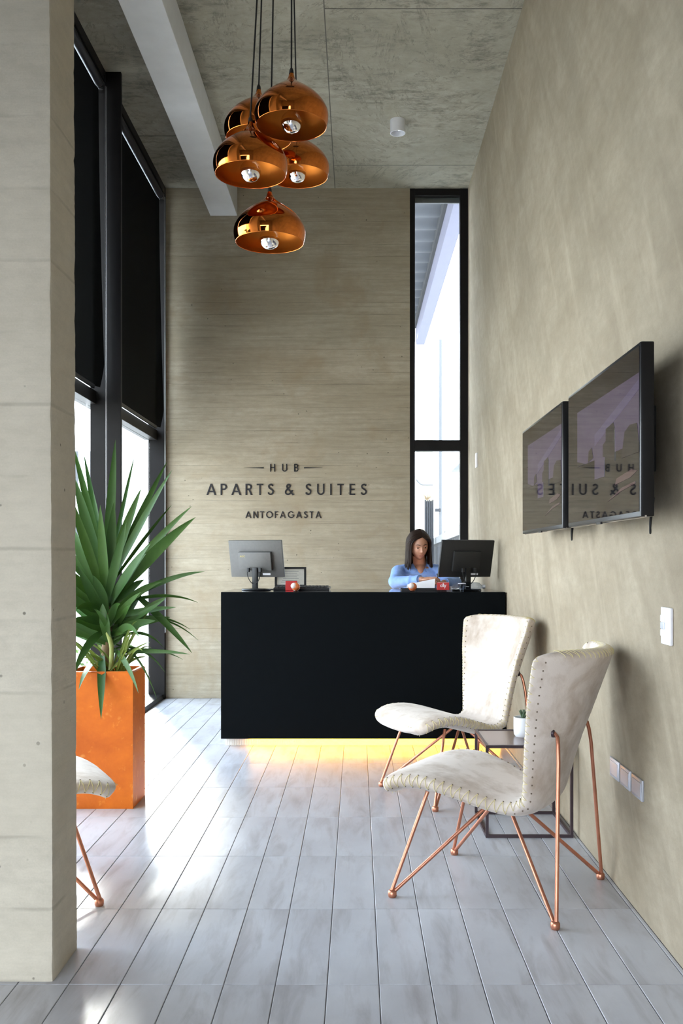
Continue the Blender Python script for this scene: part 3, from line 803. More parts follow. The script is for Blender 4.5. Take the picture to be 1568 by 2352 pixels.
for i in range(7): b.box(-.07+.008*(i%3), .06-.012*(i%2), -.0006, .0002, .035+.013*i+fz, .0375+.013*i+fz, M=Mf)
b.build('printed_lines', M['ink'], fr)
MB().box(-.03, .03, .01, .06, 0, .05).build('easel_back', M['black_plastic'], fr)
MB().box(-.11, -.05, -.02, .02, 0, .016).build('foot', M['black_plastic'], fr); MB().box(.05, .11, -.02, .02, 0, .016).build('foot', M['black_plastic'], fr)

def red_box(loc, rz, label, w_, hgt, word=True):
    r = thing('red_box', label, 'box', loc, rz)
    MB().box(-w_/2, w_/2, -.02, .02, 0, hgt, b=.0015).build('carton', M['red'], r)
    if word: text(r, 'city', -w_*.24, w_*.24, hgt*.40, .030, -.0205, .0006, M['paper'], world=False)
    return r
q = at(668, 1356, 6.62)
red_box((q.x, 6.66, DZ), math.radians(4), 'small red carton leaning by the keyboard on the left half of the desk', .082, .066, False)
q = at(1012, 1356, 6.5)
red_box((q.x+.02, 6.56, DZ+.006), math.radians(-2), 'red carton with white lettering under the edge of the black monitor', .084, .052)
def ornament(loc, label, rz):
    r = thing('round_ornament', label, 'ornament', loc, rz, group='round glass ornaments on the desk')
    b = MB(); b.sphere((0,0,.030), .030, 24, 14); b.build('orange_globe', M['orange_glass'], r, smooth=179)
    b = MB(); b.sphere((-.012,-.0115,.036), .0215, 20, 12); b.build('pale_dome', M['pink_white'], r, smooth=179)
    b = MB(); b.lathe([(0,.0),(.016,.0),(.018,.003),(.012,.006)], 20); b.build('base_ring', M['chrome'], r, smooth=40)
    return r
q = at(679, 1358, 6.5); ornament((q.x, 6.50, DZ), 'round orange and white glass ornament in front of the left red carton', 0)
q = at(947, 1358, 6.5); ornament((q.x, 6.50, DZ), 'round orange and pink glass ornament in front of the receptionist', .3)
ot = thing('document_tray', 'flat black tray on the desk between receptionist and monitor', 'tray', (.46, 6.66, DZ))
b = MB(); b.box(-.15, .16, -.09, .10, 0, .004, b=.001); b.box(-.15, .16, -.093, -.088, 0, .014); b.box(-.15, .16, .098, .102, 0, .014)
b.build('tray', M['black_plastic'], ot)
pp = thing('paper_sheet', 'white sheet propped in front of the receptionist hands', 'paper', (.45, 6.74, DZ+.012))
b = MB(); vs = []; fs = []
for j in range(9):
    for i in range(11):
        u, v = i/10, j/8; vs.append((-.10+.20*u+.012*v, -.03+.10*v, .004+.066*math.sin(v*1.3)*(.35+.65*u)))
fs = [(j*11+i, j*11+i+1, (j+1)*11+i+1, (j+1)*11+i) for j in range(8) for i in range(10)]
n0 = len(vs); vs2 = [(x, y, z-.0008) for x, y, z in vs]; fs += [tuple(k+n0 for k in f[::-1]) for f in fs]
b.add(vs+vs2, fs); b.build('sheet', M['paper'], pp, smooth=60)
nb = thing('spiral_notebook', 'white spiral-bound notebook lying beside the red carton with lettering', 'notebook', (at(1027,1352,6.56).x, 6.585, DZ+.001))
MB().box(-.052, .030, -.018, .03, 0, .030, b=.002).build('pages', M['paper'], nb)
for i in range(9):
    b = MB(); b.tube([(-.048+i*.009, -.0195, .001), (-.048+i*.009, -.0215, .016), (-.048+i*.009, -.0195, .031)], .0016, 5); b.build('binding_ring', M['matte_black'], nb)
bt = thing('clear_bottle', 'clear plastic bottle lying on the desk under the black monitor', 'bottle', (.80, 6.54, DZ+.030))
Mb = Matrix.Rotation(PI/2, 4, 'Y')
b = MB(); b.lathe([(0,-.075),(.027,-.075),(.030,-.070),(.030,.03),(.027,.045),(.012,.060),(.012,.07)], 28, M=Mb); b.build('body', M['plastic_clear'], bt, smooth=50)
b = MB(); b.lathe([(0,.085),(.014,.085),(.014,.066),(0,.066)], 20, M=Mb); b.build('cap', M['plate_grey'], bt, smooth=40)
cp = thing('clear_cup', 'clear plastic cup between the black monitor stand and the lying bottle', 'cup', (.72, 6.50, DZ))
b = MB(); b.lathe([(0,0),(.018,0),(.026,.052),(.0255,.052),(.0175,.002),(0,.002)], 28); b.build('cup_wall', M['plastic_clear'], cp, smooth=50)
b = MB(); b.tube([(.026*math.cos(a*PI/12), .026*math.sin(a*PI/12), .052) for a in range(24)], .0014, 6, closed=True); b.build('rim', M['paper'], cp, smooth=60)

# ------------------------------------------------------------------ televisions
def tv(y0, y1, label):
    yc = (y0+y1)/2; L = (y1-y0)/2; hgt = .53
    r = thing('television', label, 'television', (.855, yc, 1.652), 0, group='wall-mounted televisions')
    pitch = math.radians(0); 
    b = MB(); b.box(0, .042, -L, L, -hgt/2, hgt/2, b=.006); b.build('bezel', M['black_plastic'], r, smooth=40)
    MB().box(-.0012, .002, -L+.012, L-.012, -hgt/2+.016, hgt/2-.012).build('screen', M['screen'], r)
    # dim picture on the screen (u from the far edge to the near edge, v upwards)
    def pic(name, poly, m, dx):
        b = MB(); vs = [(-.0012-dx, L-.012-u*(2*L-.024), -hgt/2+.016+v*(hgt-.028)) for u, v in poly]
        b.add(vs+[(x+.0004, y, z) for x, y, z in vs], [tuple(range(len(vs))), tuple(range(2*len(vs)-1, len(vs)-1, -1))]+[(k, (k+1) % len(vs), (k+1) % len(vs)+len(vs), k+len(vs)) for k in range(len(vs))])
        b.build(name, m, r)
    pic('lit_picture', [(.16,.42),(1,.42),(1,.84),(.16,.84)], M['pic_lilac'], .0004)
    pic('picture_band', [(.44,.60),(1,.80),(1,.74),(.44,.52)], M['pic_pale'], .0008)
    pic('picture_block', [(.44,.28),(.58,.28),(.58,.40),(.66,.52),(.52,.52),(.44,.42)], M['pic_lilac'], .0008)
    for q in (((.56,.42),(.56,.50),(.60,.52),(.60,.60),(.70,.62),(.72,.58),(.72,.36),(.62,.40)), ((.80,.36),(.84,.52),(.90,.55),(.98,.54),(1,.42),(1,.36)), ((.34,.42),(.35,.50),(.40,.52),(.42,.44)), ((.16,.42),(.16,.46),(.30,.42))):
        pic('picture_silhouette', q, M['pic_dark'], .0011)
    pic('picture_highlight', [(.72,.20),(.74,.24),(.92,.27),(.98,.25),(.90,.22)], M['pic_rose'], .0008)
    pic('picture_highlight', [(.62,.10),(.80,.17),(.96,.19),(.96,.175),(.80,.15)], M['pic_rose'], .0008)
    MB().box(.012, .018, -L-.001, L+.001, -hgt/2-.0025, -hgt/2+.004).build('chrome_strip', M['chrome'], r)
    MB().box(.004, .030, L-.001, L+.0025, -hgt/2, hgt*.22).build('chrome_edge', M['chrome'], r)
    MB().box(.04, .075, -L*.72, L*.72, -hgt*.36, hgt*.30, b=.012).build('rear_housing', M['matte_black'], r)
    MB().box(.072, .1445, -.18, .18, -.10, .12, b=.003).build('wall_mount', M['matte_black'], r)
    b = MB(); b.box(-.003, .004, -.03, .03, -hgt/2-.006, -hgt/2+.002); b.build('sensor_tab', M['black_plastic'], r)
    for s in (-.55, ):
        b = MB(); y_ = -L+.10
        b.tube(catmull([(.07, y_, -.20), (.06, y_, -.27), (.062, y_+.006, -.305), (.066, y_+.020, -.31), (.07, y_+.03, -.28), (.08, y_+.03, -.2)], 6), .0035, 6)
        b.build('cable_loop', M['cord'], r, smooth=60)
    return r
tv(2.85, 3.83, 'glossy black flat television nearer the camera on the right wall')
tv(3.935, 4.89, 'glossy black flat television further along the right wall, next to the desk')

# ------------------------------------------------------------------ switches
sw = thing('light_switch', 'white three-button light switch above the chairs on the right wall', 'switch', (XR, 3.037, 1.043))
MB().box(-.010, 0, -.048, .048, -.060, .060, b=.004).build('plate', M['switch_white'], sw, smooth=40)
for i in range(3): MB().box(-.014, -.009, .004, .040, -.034+i*.0235, -.013+i*.0235, b=.0015).build('rocker', M['plate_grey'] if i == 1 else M['switch_white'], sw)
for k, (a, b_, lb) in enumerate(((3.585, 3.715, 'grey square socket plate low on the right wall, farthest from the camera'), (3.437, 3.567, 'grey square socket plate low on the right wall, middle of the three'), (3.289, 3.419, 'grey square socket plate low on the right wall, nearest the camera'))):
    r = thing('socket_plate', lb, 'socket', (XR, (a+b_)/2, .448), group='grey socket plates low on the right wall')
    MB().box(-.009, 0, -.062, .062, -.037, .037, b=.003).build('plate', M['plate_grey'], r, smooth=40)
    MB().box(-.0105, -.008, -.050, .050, -.026, .026, b=.002).build('insert', M['plate_grey'], r)
th = MB(); th.box(XR-.012, XR, 7.85, 7.92, 2.02, 2.14, b=.003)
tag(th.build('wall_sensor', M['switch_white']), 'tiny white sensor on the right wall near the narrow window', 'sensor')

# ------------------------------------------------------------------ ceiling spot
cs = thing('ceiling_spotlight', 'small white cylindrical spotlight on the concrete ceiling', 'ceiling light', (.309, 7.2, ZC))
b = MB(); b.lathe([(0,0),(.058,0),(.058,-.10),(.052,-.10),(.046,-.055),(0,-.055)], 40); b.build('housing', M['switch_white'], cs, smooth=40)
b = MB(); b.lathe([(0,-.056),(.030,-.056),(.034,-.070),(.022,-.078),(0,-.080)], 24); b.build('lamp', M['silver'], cs, smooth=60)

# ------------------------------------------------------------------ pendants
CX, CY = -.355, 4.02
def dome_profile():
    # outside, from the neck down to the turned-in rim (r, z above rim)
    o = [(.0095,.212),(.0108,.205),(.0142,.195),(.0215,.184),(.035,.172),(.054,.1585),(.080,.1415),(.110,.117),(.133,.091),(.147,.065),(.151,.043),(.1492,.021),(.1435,.0)]
    return [(p.x, p.y) for p in catmull([(r, z, 0) for r, z in o], 5)]
PR = dome_profile()
def pendant(px, py, Y, label, ctop):
    p = at(px, py, Y)
    r = thing('pendant_lamp', label, 'pendant lamp', (p.x, Y, p.z), 0, group='cluster of copper pendant lamps')
    outer = MB(); outer.lathe(PR, 72)
    outer.build('shade', M['copper_out'], r, smooth=179)
    inner = MB(); inner.lathe([(max(q[0]-.0022, .004), q[1]-(.002 if q[1] > .02 else 0)) for q in PR], 72); inner.build('shade_lining', M['copper_in'], r, smooth=179)
    b = MB(); rr = PR[-1][0]-.0011; b.tube([(rr*math.cos(a*PI/36), rr*math.sin(a*PI/36), 0) for a in range(72)], .0016, 6, closed=True); b.build('rim', M['copper_out'], r, smooth=60)
    b = MB(); b.lathe([(0,.135),(.014,.135),(.019,.118),(.019,.085),(.014,.078),(0,.078)], 24); s_ = b.build('socket', M['copper_in'], r, smooth=40)
    bz = .014; Rb = .043
    up = [(Rb*math.cos(a), bz+Rb*math.sin(a)) for a in [math.radians(x) for x in range(5, 66, 6)]]+[(.013, bz+.050),(.013,.080)]
    b = MB(); b.lathe(up, 32); bl = b.build('bulb', M['bulb_glass'], r, smooth=179)
    dn = [(max(Rb*math.cos(a), 0), bz+Rb*math.sin(a)) for a in [math.radians(x) for x in range(-90, 6, 6)]]
    b = MB(); b.lathe(dn, 32); b.build('silvered_crown', M['silver'], bl, smooth=179)
    b = MB(); b.lathe([(.0,.235),(.0045,.235),(.0085,.225),(.0095,.212),(.0095,.205),(0,.205)], 16); b.build('cord_grip', M['cord'], r, smooth=40)
    top = Vector(ctop)-Vector((p.x, Y, p.z))
    b = MB(); b.tube([(0,0,.23), tuple(top)], .0034, 8); b.build('cord', M['cord'], r, smooth=60)
    return r
def ct(px, Y): q = at(px, -528, Y); return (q.x, Y, 4.575)
pendant(669, 289, 3.85, 'highest copper pendant lamp, front right of the cluster', (-.272, 3.95, 4.575))
pendant(594, 318, 4.13, 'copper pendant lamp at the upper left, half hidden behind the highest one', (-.388, 4.11, 4.575))
pendant(575, 401, 3.84, 'copper pendant lamp at the middle left of the cluster', (-.362, 3.93, 4.575))
pendant(682, 405, 4.42, 'copper pendant lamp at the middle right, behind the others', (-.300, 4.20, 4.575))
pendant(619, 557, 3.98, 'lowest copper pendant lamp, hanging alone below the cluster', (-.340, 4.02, 4.575))
cn = thing('ceiling_rose', 'round black ceiling plate holding the pendant cords', 'ceiling plate', (-.33, 4.04, ZC))
b = MB(); b.lathe([(0,0),(.16,0),(.16,-.022),(.155,-.026),(0,-.026)], 40); b.build('plate', M['matte_black'], cn, smooth=40)

# ------------------------------------------------------------------ lounge chairs
PROF = [(.388,.368),(.375,.389),(.335,.409),(.27,.422),(.18,.418),(.09,.398),(.00,.372),(-.08,.352),(-.145,.352),(-.195,.385),(-.225,.45),(-.250,.53),(-.282,.62),(-.315,.70),(-.345,.78),(-.373,.855),(-.394,.915),(-.402,.938)]
HW =   [.262,.272,.285,.292,.290,.272,.243,.212,.200,.204,.214,.226,.242,.262,.282,.300,.308,.306]
CURL = [-.006,-.002,.006,.014,.019,.018,.014,.012,.018,.032,.050,.070,.096,.120,.136,.148,.154,.155]
def resample(A, n):
    P = catmull([(a, 0, 0) if isinstance(a, (int, float)) else (a[0], a[1], 0) for a in A], 12)
    out = []
    for i in range(n+1):
        t = (.5-.5*math.cos(PI*i/n))*(len(P)-1); k = int(min(t, len(P)-2)); f = t-k; out.append(P[k].lerp(P[k+1], f))
    return out
NT = 96
pc = resample(PROF, NT); hw = [p.x for p in resample(HW, NT)]; cu = [p.x for p in resample(CURL, NT)]
# arc length
SL = [0]
for i in range(NT): SL.append(SL[-1]+(pc[i+1]-pc[i]).length)
TOT = SL[-1]
def frame_at(i):
    a = pc[max(i-1,0)]; b_ = pc[min(i+1,NT)]; t = (b_-a).normalized()
    tan = Vector((t.x, 0, t.y)); nor = Vector((t.y, 0, -t.x))   # nor points to the sitter
    return Vector((pc[i].x, 0, pc[i].y)), tan, nor
def endf(i):
    # roundness of the shell at its two ends (1 in the middle, 0 at the tips)
    s = SL[i]; d = min(s/.085, (TOT-s)/.062, 1.0)
    return max(.02, (1-(1-d)**2.8)**(1/2.8)) if d < 1 else 1.0
def thick(i):
    s = SL[i]; d = min(s/.036, (TOT-s)/.028, 1.0)
    base = .036-.005*max(0, min(1, (s/TOT-.36)/.2))
    return base*math.sqrt(max(0, 1-(1-d)**2))+.0008
def shell_pt(i, th_):
    c, tan, nor = frame_at(i); w_ = hw[i]*endf(i)
    e = .55; ca, sa = math.cos(th_), math.sin(th_)
    u = math.copysign(abs(ca)**.42, ca); v = math.copysign(abs(sa)**.85, sa)
    tk = thick(i)
    lift = cu[i]*(abs(u)*w_/hw[i])**2.2
    # the side normal leans with the curl
    ln = Vector((nor.x, 0, nor.z*.35)) if nor.x > .6 else nor
    return c + Vector((0, w_*u, 0)) + ln*lift + nor*tk*v
def seat_shell():
    b = MB(); n = 44; vs = []; fs = []
    for i in range(NT+1):
        for k in range(n): vs.append(shell_pt(i, 2*PI*k/n))
    for i in range(NT):
        for k in range(n):
            k2 = (k+1) % n; fs.append((i*n+k, i*n+k2, (i+1)*n+k2, (i+1)*n+k))
    fs.append(tuple(range(n))); fs.append(tuple(NT*n+k for k in range(n)))
    b.add(vs, fs); return b
def idx_at(s):
    for i in range(NT):
        if SL[i+1] >= s: return i + (s-SL[i])/(SL[i+1]-SL[i])
    return NT
def sp(fi, a):
    i = int(min(fi, NT-1)); f = fi-i; return shell_pt(i, a).lerp(shell_pt(i+1, a), f)
def stitching():
    b = MB()
    for side in (0, 1):
        s = .05; k = 0; sg = 1 if side == 0 else -1; prev = None
        while s < TOT-.03:
            a = .62 if k % 2 else (-.50 if s < TOT*.44 else -.20)
            if prev:
                pts = []
                for m in range(7):
                    f = m/6; aa = prev[1]+(a-prev[1])*f
                    q = sp(idx_at(prev[0]+(s-prev[0])*f), aa if side == 0 else PI-aa)
                    v = math.copysign(abs(math.sin(aa))**1.5, aa)
                    _, _, nor = frame_at(int(idx_at(s)))
                    pts.append(q+Vector((0, sg*.0012*(1-abs(v)), 0))+nor*v*.0016)
                b.tube(pts, .0015 if s < TOT*.44 else .0011, 5)
            prev = (s, a); s += .0155; k += 1
    for i, m in ((int(idx_at(TOT-.017)), 40), (int(idx_at(.018))+1, 36)):               # zigzag across the two ends
        c, tan, nor = frame_at(i); w_ = hw[i]*endf(i); pts = []
        for k in range(m+1):
            u = -.93+1.86*k/m; sg = 1 if k % 2 else -1
            ln = Vector((nor.x, 0, nor.z*.35)) if nor.x > .6 else nor
            pts.append(c+Vector((0, w_*u, 0))+ln*cu[i]*(abs(u)*w_/hw[i])**2.2+nor*sg*(thick(i)*.97+.0006))
        for k in range(m):
            lim = (TOT-.017 if i > 10 else .018); ext = .017*(1-(abs(pts[k].y)/w_)**3)+.002
            q = [pts[k].lerp(pts[k+1], f)+tan*(1 if i > 10 else -1)*ext*math.sqrt(max(0, 1-(2*f-1)**2)) for f in (0, .06, .2, .4, .6, .8, .94, 1)]
            b.tube(q, .0012, 5)
    return b
def sides_pit():
    b = MB()
    for side in (0, 1):
        s = .05; k = 0
        while s < TOT-.02:
            a = (.62 if k % 2 else -.50); a = a if side == 0 else PI-a
            q = sp(idx_at(s), a); b.sphere(q, .0034, 6, 4); s += .0155; k += 1
    return b
M['stitch_hole'] = simple('stitch_holes', (.16,.12,.09), .9)
def rod(parent, pts, name='rod'):
    b = MB(); b.tube(catmull(pts, 5) if len(pts) > 2 else pts, .0072, 10); return b.build(name, M['copper_rod'], parent, smooth=60)
FX, BXk, FY = .3115, -.3115, .2880
def make_chair(label, loc, rz):
    r = thing('lounge_chair', label, 'chair', loc, rz, group='velvet lounge chairs with copper legs')
    sh = seat_shell().build('shell', M['velvet'], r, smooth=179)
    stitching().build('stitching', M['stitch'], sh, smooth=60, kind='stuff')
    sides_pit().build('stitch_holes', M['stitch_hole'], sh, kind='stuff')
    for s in (1, -1):
        # front leg: steep rod to the front of the seat and a low rod to the hub
        f = bpy.data.objects.new('front_leg', None)
        foot = Vector((FX, s*FY, .014)); lf = MB()
        lf.tube([(FX+.004, s*FY, .018), (.205, s*.205, .388)], .0072, 10)
        lf.tube([(FX-.004, s*(FY-.002), .018), (.01, s*.03, .342)], .0072, 10)
        lg = lf.build('front_leg', M['copper_rod'], r, smooth=60)
        b = MB(); b.lathe([(0,-.014),(.014,-.014),(.0165,-.008),(.0165,.006),(.012,.012),(0,.013)], 18, c=(FX, s*FY, .014)); b.build('foot', M['copper_rod'], lg, smooth=50)
        lb = MB()
        lb.tube([(BXk-.004, s*FY, .018), (-.297, s*.206, .550), (-.292, s*.194, .605), (-.287, s*.185, .632), (-.275, s*.179, .644), (-.245, s*.178, .645)], .0072, 10)
        lb.tube([(BXk+.004, s*(FY-.002), .018), (-.05, s*.035, .332)], .0072, 10)
        lg = lb.build('rear_leg', M['copper_rod'], r, smooth=60)
        b = MB(); b.lathe([(0,-.014),(.014,-.014),(.0165,-.008),(.0165,.006),(.012,.012),(0,.013)], 18, c=(BXk, s*FY, .014)); b.build('foot', M['copper_rod'], lg, smooth=50)
        Mg = Matrix.Translation((-.268, s*.178, .645)) @ Matrix.Rotation(-PI/2, 4, 'Y')
        b = MB(); b.lathe([(.009,-.004),(.0155,-.002),(.0155,.006),(.009,.008)], 20, M=Mg); b.build('grommet', M['bronze'], r, smooth=40)
    return r
ch = make_chair('beige velvet lounge chair nearest the camera, seen from behind', (.5435, 3.6175, 0), math.atan2(.491, -.871))
dup(ch, (.5408, 5.105, 0), math.atan2(-.443, -.897), 'beige velvet lounge chair turned to the camera between desk and side table')
dl = math.radians(28)
A = Vector((-.936, 3.43, 0)); u_ = Vector((math.cos(dl), math.sin(dl), 0)); l_ = Vector((-math.sin(dl), math.cos(dl), 0))
cL = A - u_*FX + l_*FY
dup(ch, tuple(cL), dl, 'beige velvet lounge chair mostly hidden behind the concrete wall end on the left')

# ------------------------------------------------------------------ side table and cactus
tb = thing('side_table', 'small dark bronze cube-frame side table between the two right lounge chairs', 'side table', (.777, 4.465, 0))
tx0, tx1, ty0, ty1, th_ = .580, .975, 4.262, 4.668, .417; tr = .0065
for x in (tx0+tr, tx1-tr):
    for y in (ty0+tr, ty1-tr):
        MB().box(x-tr, x+tr, y-tr, y+tr, 2*tr, th_-2*tr).build('leg', M['bronze'], tb, world=True)
for z in (tr, th_-tr):
    for y in (ty0+tr, ty1-tr): MB().box(tx0, tx1, y-tr, y+tr, z-tr, z+tr).build('rail', M['bronze'], tb, world=True)
    for x in (tx0+tr, tx1-tr): MB().box(x-tr, x+tr, ty0+2*tr, ty1-2*tr, z-tr, z+tr).build('rail', M['bronze'], tb, world=True)
MB().box(tx0+2*tr, tx1-2*tr, ty0+2*tr, ty1-2*tr, th_-.010, th_-.003).build('table_top', M['bronze_top'], tb, world=True)
pt = thing('potted_succulent', 'small spiky succulent in a white ceramic pot on the side table', 'potted plant', (.79, 4.50, th_-.003))
b = MB(); b.lathe([(0,0),(.036,0),(.043,.010),(.045,.030),(.045,.092),(.0415,.092),(.0415,.080),(0,.080)], 36); b.build('pot', M['pot_white'], pt, smooth=40)
b = MB(); b.lathe([(0,.081),(.041,.081)], 20); b.build('soil', M['soil'], pt)
rr = random.Random(4)
b = MB()
for i in range(26):
    a = rr.uniform(0, 2*PI); k = rr.uniform(.2, .9)
    b.tube([(0,0,.08), (.020*k*math.cos(a), .020*k*math.sin(a), .104), (.042*k*math.cos(a), .042*k*math.sin(a), .118+.012*(1-k))], [.005,.0045,.0008], 5)
b.build('spikes', M['cactus'], pt, smooth=60)

# ------------------------------------------------------------------ planter and yucca
px_0, px_1, py_0, py_1, pz = -1.475, -1.1285, 4.755, 5.029, .690
pn = thing('planter', 'tall rust-orange square planter beside the left glazing', 'planter', ((px_0+px_1)/2, (py_0+py_1)/2, 0))
b = MB(); t = .022
for (a, b2, c_, d_) in ((px_0, px_1, py_0, py_0+t), (px_0, px_1, py_1-t, py_1), (px_0, px_0+t, py_0+t, py_1-t), (px_1-t, px_1, py_0+t, py_1-t)): pass
vs = []
for (z, i0) in ((0, 0), (pz-.006, 0), (pz, .006), (pz, t), (pz-.12, t)):
    vs += [(px_0+i0, py_0+i0, z), (px_1-i0, py_0+i0, z), (px_1-i0, py_1-i0, z), (px_0+i0, py_1-i0, z)]
fs = [(0,1,2,3)]
for i in range(4):
    for k in range(4): fs.append((i*4+k, i*4+(k+1)%4, (i+1)*4+(k+1)%4, (i+1)*4+k))
b.add(vs, fs); b.build('pot', M['rust'], pn, world=True)
MB().box(px_0+t, px_1-t, py_0+t, py_1-t, pz-.07, pz-.035).build('soil', M['soil'], pn, world=True)
yu = thing('yucca_plant', 'large green yucca with long sword leaves growing in the orange planter', 'plant', (-1.29, 4.89, pz-.035))
rl = random.Random(21)
def leaf(base, tip, w_, sag=.0, mid=None, mat=None, droop=None):
    """closed thin V-section sword leaf from base to tip"""
    B, Tp = Vector(base), Vector(tip); L = (Tp-B).length
    mpt = mid if mid is not None else (B*.45+Tp*.55)+Vector((0,0,sag*L))
    n = 16; b = MB(); vs = []; fs = []
    P = [(1-t)**2*B+2*t*(1-t)*(2*mpt-.5*B-.5*Tp)+t*t*Tp for t in [i/n for i in range(n+1)]]
    tw = rl.uniform(-.5, .5)
    view = Vector((0,-1,.15)).normalized()
    for i, p in enumerate(P):
        t = i/n; d = (P[min(i+1,n)]-P[max(i-1,0)]).normalized()
        side = d.cross(view); side = side.normalized() if side.length > .05 else d.orthogonal().normalized()
        side = Matrix.Rotation(tw*(.6+.4*t), 3, d) @ side
        nn = side.cross(d).normalized()
        wd = w_/2*(.42+.58*min(1, t/.35)**.8)*(1-max(0,(t-.35)/.65)**1.9)+.0005
        fold = wd*.34
        vs += [p-side*wd+nn*fold, p+nn*.0, p+side*wd+nn*fold, p-nn*.0022*(1-t*.8)]
    for i in range(n):
        for k in range(4): fs.append((i*4+k, i*4+(k+1)%4, (i+1)*4+(k+1)%4, (i+1)*4+k))
    fs.append((0,1,2,3)); fs.append(tuple(n*4+k for k in range(4)))
    b.add(vs, fs)
    return b.build('leaf', mat or M['leaf'], yu, smooth=50, world=True)
Yp = 4.89
MB().tube(catmull([(-1.30,4.89,pz-.06), (-1.295,4.89,.80), (-1.288,4.895,.93), (-1.286,4.89,1.06)], 6), [.028]*7+[.024]*6+[.020]*6, 12).build('trunk', M['trunk'], yu, smooth=50, world=True)
MB().tube(catmull([(-1.27,4.85,pz-.06), (-1.26,4.85,.80), (-1.285,4.84,.90)], 6), .012, 10).build('side_shoot', M['stem'], yu, smooth=50, world=True)
crown = [ # tip px,py, depth of tip, width, base py, sag
 (265,1010,4.95,.050,1345,0), (262,1150,4.72,.060,1390,0), (308,1050,5.15,.022,1330,.01), (324,1122,4.95,.052,1350,.02), (384,1060,5.0,.036,1350,.02),
 (395,1080,4.9,.044,1360,.02), (394,1160,5.1,.018,1350,.02), (440,1163,4.85,.040,1375,.03), (449,1188,4.75,.062,1390,.04), (193,1045,5.15,.034,1330,.01), (212,1120,5.05,.040,1340,.01),
 (168,1090,4.8,.062,1375,.02), (150,1120,4.7,.046,1385,.02), (120,1150,4.85,.060,1380,.03), (165,1015,5.0,.040,1350,.01), (80,1200,4.9,.055,1385,.04), (60,1290,4.8,.055,1390,.06),
 (110,1290,4.65,.050,1395,.05), (230,1160,4.65,.050,1390,.0), (90,1100,5.0,.050,1370,.02), (290,1200,4.65,.046,1395,.01), (40,1180,5.05,.05,1370,.03), (345,1250,4.6,.050,1400,.03)]
for (x, y, Y, w_, by, sg_) in crown:
    leaf(at(245+rl.uniform(-4,4), by, Yp+rl.uniform(-.02,.02)), at(x, y, Y), w_, sg_)
low = [ # base px,py ; tip px,py ; depth ; width ; sag
 (250,1400,470,1313,4.8,.030,.06), (252,1395,454,1384,4.95,.018,.10), (248,1420,404,1395,4.75,.034,.02), (300,1355,441,1500,4.85,.036,.03), (255,1430,437,1446,5.0,.014,.12),
 (255,1425,455,1471,5.05,.012,.14), (265,1500,436,1503,4.75,.022,.03), (250,1440,323,1360,4.65,.034,.03), (240,1420,178,1300,4.65,.050,.0), (250,1450,380,1375,4.7,.030,-.02),
 (262,1470,320,1465,4.6,.036,.16), (262,1490,318,1592,4.62,.030,.10), (235,1500,232,1652,4.60,.042,.10), (222,1520,181,1584,4.6,.034,.10), (240,1450,165,1560,4.65,.040,.16),
 (260,1480,362,1612,4.8,.012,.22), (262,1490,380,1546,4.9,.014,.20), (262,1470,375,1487,4.9,.016,.22), (250,1480,140,1440,4.8,.045,.05), (245,1470,110,1400,4.75,.050,.04), (245,1440,120,1340,4.7,.050,.02),
 (250,1460,150,1380,5.0,.040,.03), (245,1430,100,1460,4.8,.045,.10), (255,1500,420,1515,5.0,.010,.10), (240,1410,175,1400,4.6,.046,.08), (245,1430,180,1420,4.7,.045,.0), (270,1440,300,1390,4.65,.030,.05), (258,1470,215,1400,4.6,.026,.10)]
for (bx, by, x, y, Y, w_, sg_) in low:
    leaf(at(bx, by, Yp+rl.uniform(-.04,.04)), at(x, y, Y), w_, sg_)
for k in range(20):                               # sheath of leaves that hides the trunk
    a = 2*PI*k*.382; zb = .80+.24*(k/20); L = rl.uniform(.26, .42)
    bs = Vector((-1.287+.012*math.cos(a), 4.885+.012*math.sin(a), zb))
    leaf(bs, bs+Vector((math.cos(a)*L*.85, math.sin(a)*L*.40-.05, L*rl.uniform(.15, .85))), rl.uniform(.040, .062), rl.uniform(.02, .10))
for k in range(26):
    a = rl.uniform(0, 2*PI); L = rl.uniform(.16, .34); bx = Vector((-1.26+rl.uniform(-.04,.05), 4.86+rl.uniform(-.05,.05), pz-.04))
    tip = bx+Vector((math.cos(a)*L*.75, math.sin(a)*L*.45, L*rl.uniform(.3, 1.1)))
    leaf(bx, tip, rl.uniform(.008, .018), rl.uniform(.05, .25), mat=M['leaf_young'])

# ------------------------------------------------------------------ receptionist
per = thing('person', 'woman with shoulder-length dark hair in a light blue shirt writing behind the black desk', 'person', (.50, 7.42, 0))
def capsule(b, a, c, r0, r1, n=14, seg=6, sq=1.0):
    a, c = Vector(a), Vector(c); d = (c-a); L = d.length; d.normalize()
    pts = []; rs_ = []
    for i in range(4): t = PI/2*i/4; pts.append(a-d*r0*math.cos(t)); rs_.append(max(r0*math.sin(t), .0006))
    for i in range(seg+1): pts.append(a.lerp(c, i/seg)); rs_.append(r0+(r1-r0)*i/seg)
    for i in range(1, 5): t = PI/2*i/4; pts.append(c+d*r1*math.sin(t)); rs_.append(max(r1*math.cos(t), .0006))
    b.tube(pts, rs_, n, flat=sq)
def rings(b, R_, n=28):
    """R_: list of (center, rx, ry) horizontal ellipse rings"""
    vs = []; fs = []
    for c, rx, ry in R_:
        for k in range(n):
            a = 2*PI*k/n; vs.append((c[0]+rx*math.cos(a), c[1]+ry*math.sin(a), c[2]))
    for i in range(len(R_)-1):
        for k in range(n): fs.append((i*n+k, i*n+(k+1)%n, (i+1)*n+(k+1)%n, (i+1)*n+k))
    fs.append(tuple(range(n))); fs.append(tuple((len(R_)-1)*n+k for k in range(n)))
    b.add(vs, fs)
HC = Vector((.480, 7.345, 1.362))                  # head centre
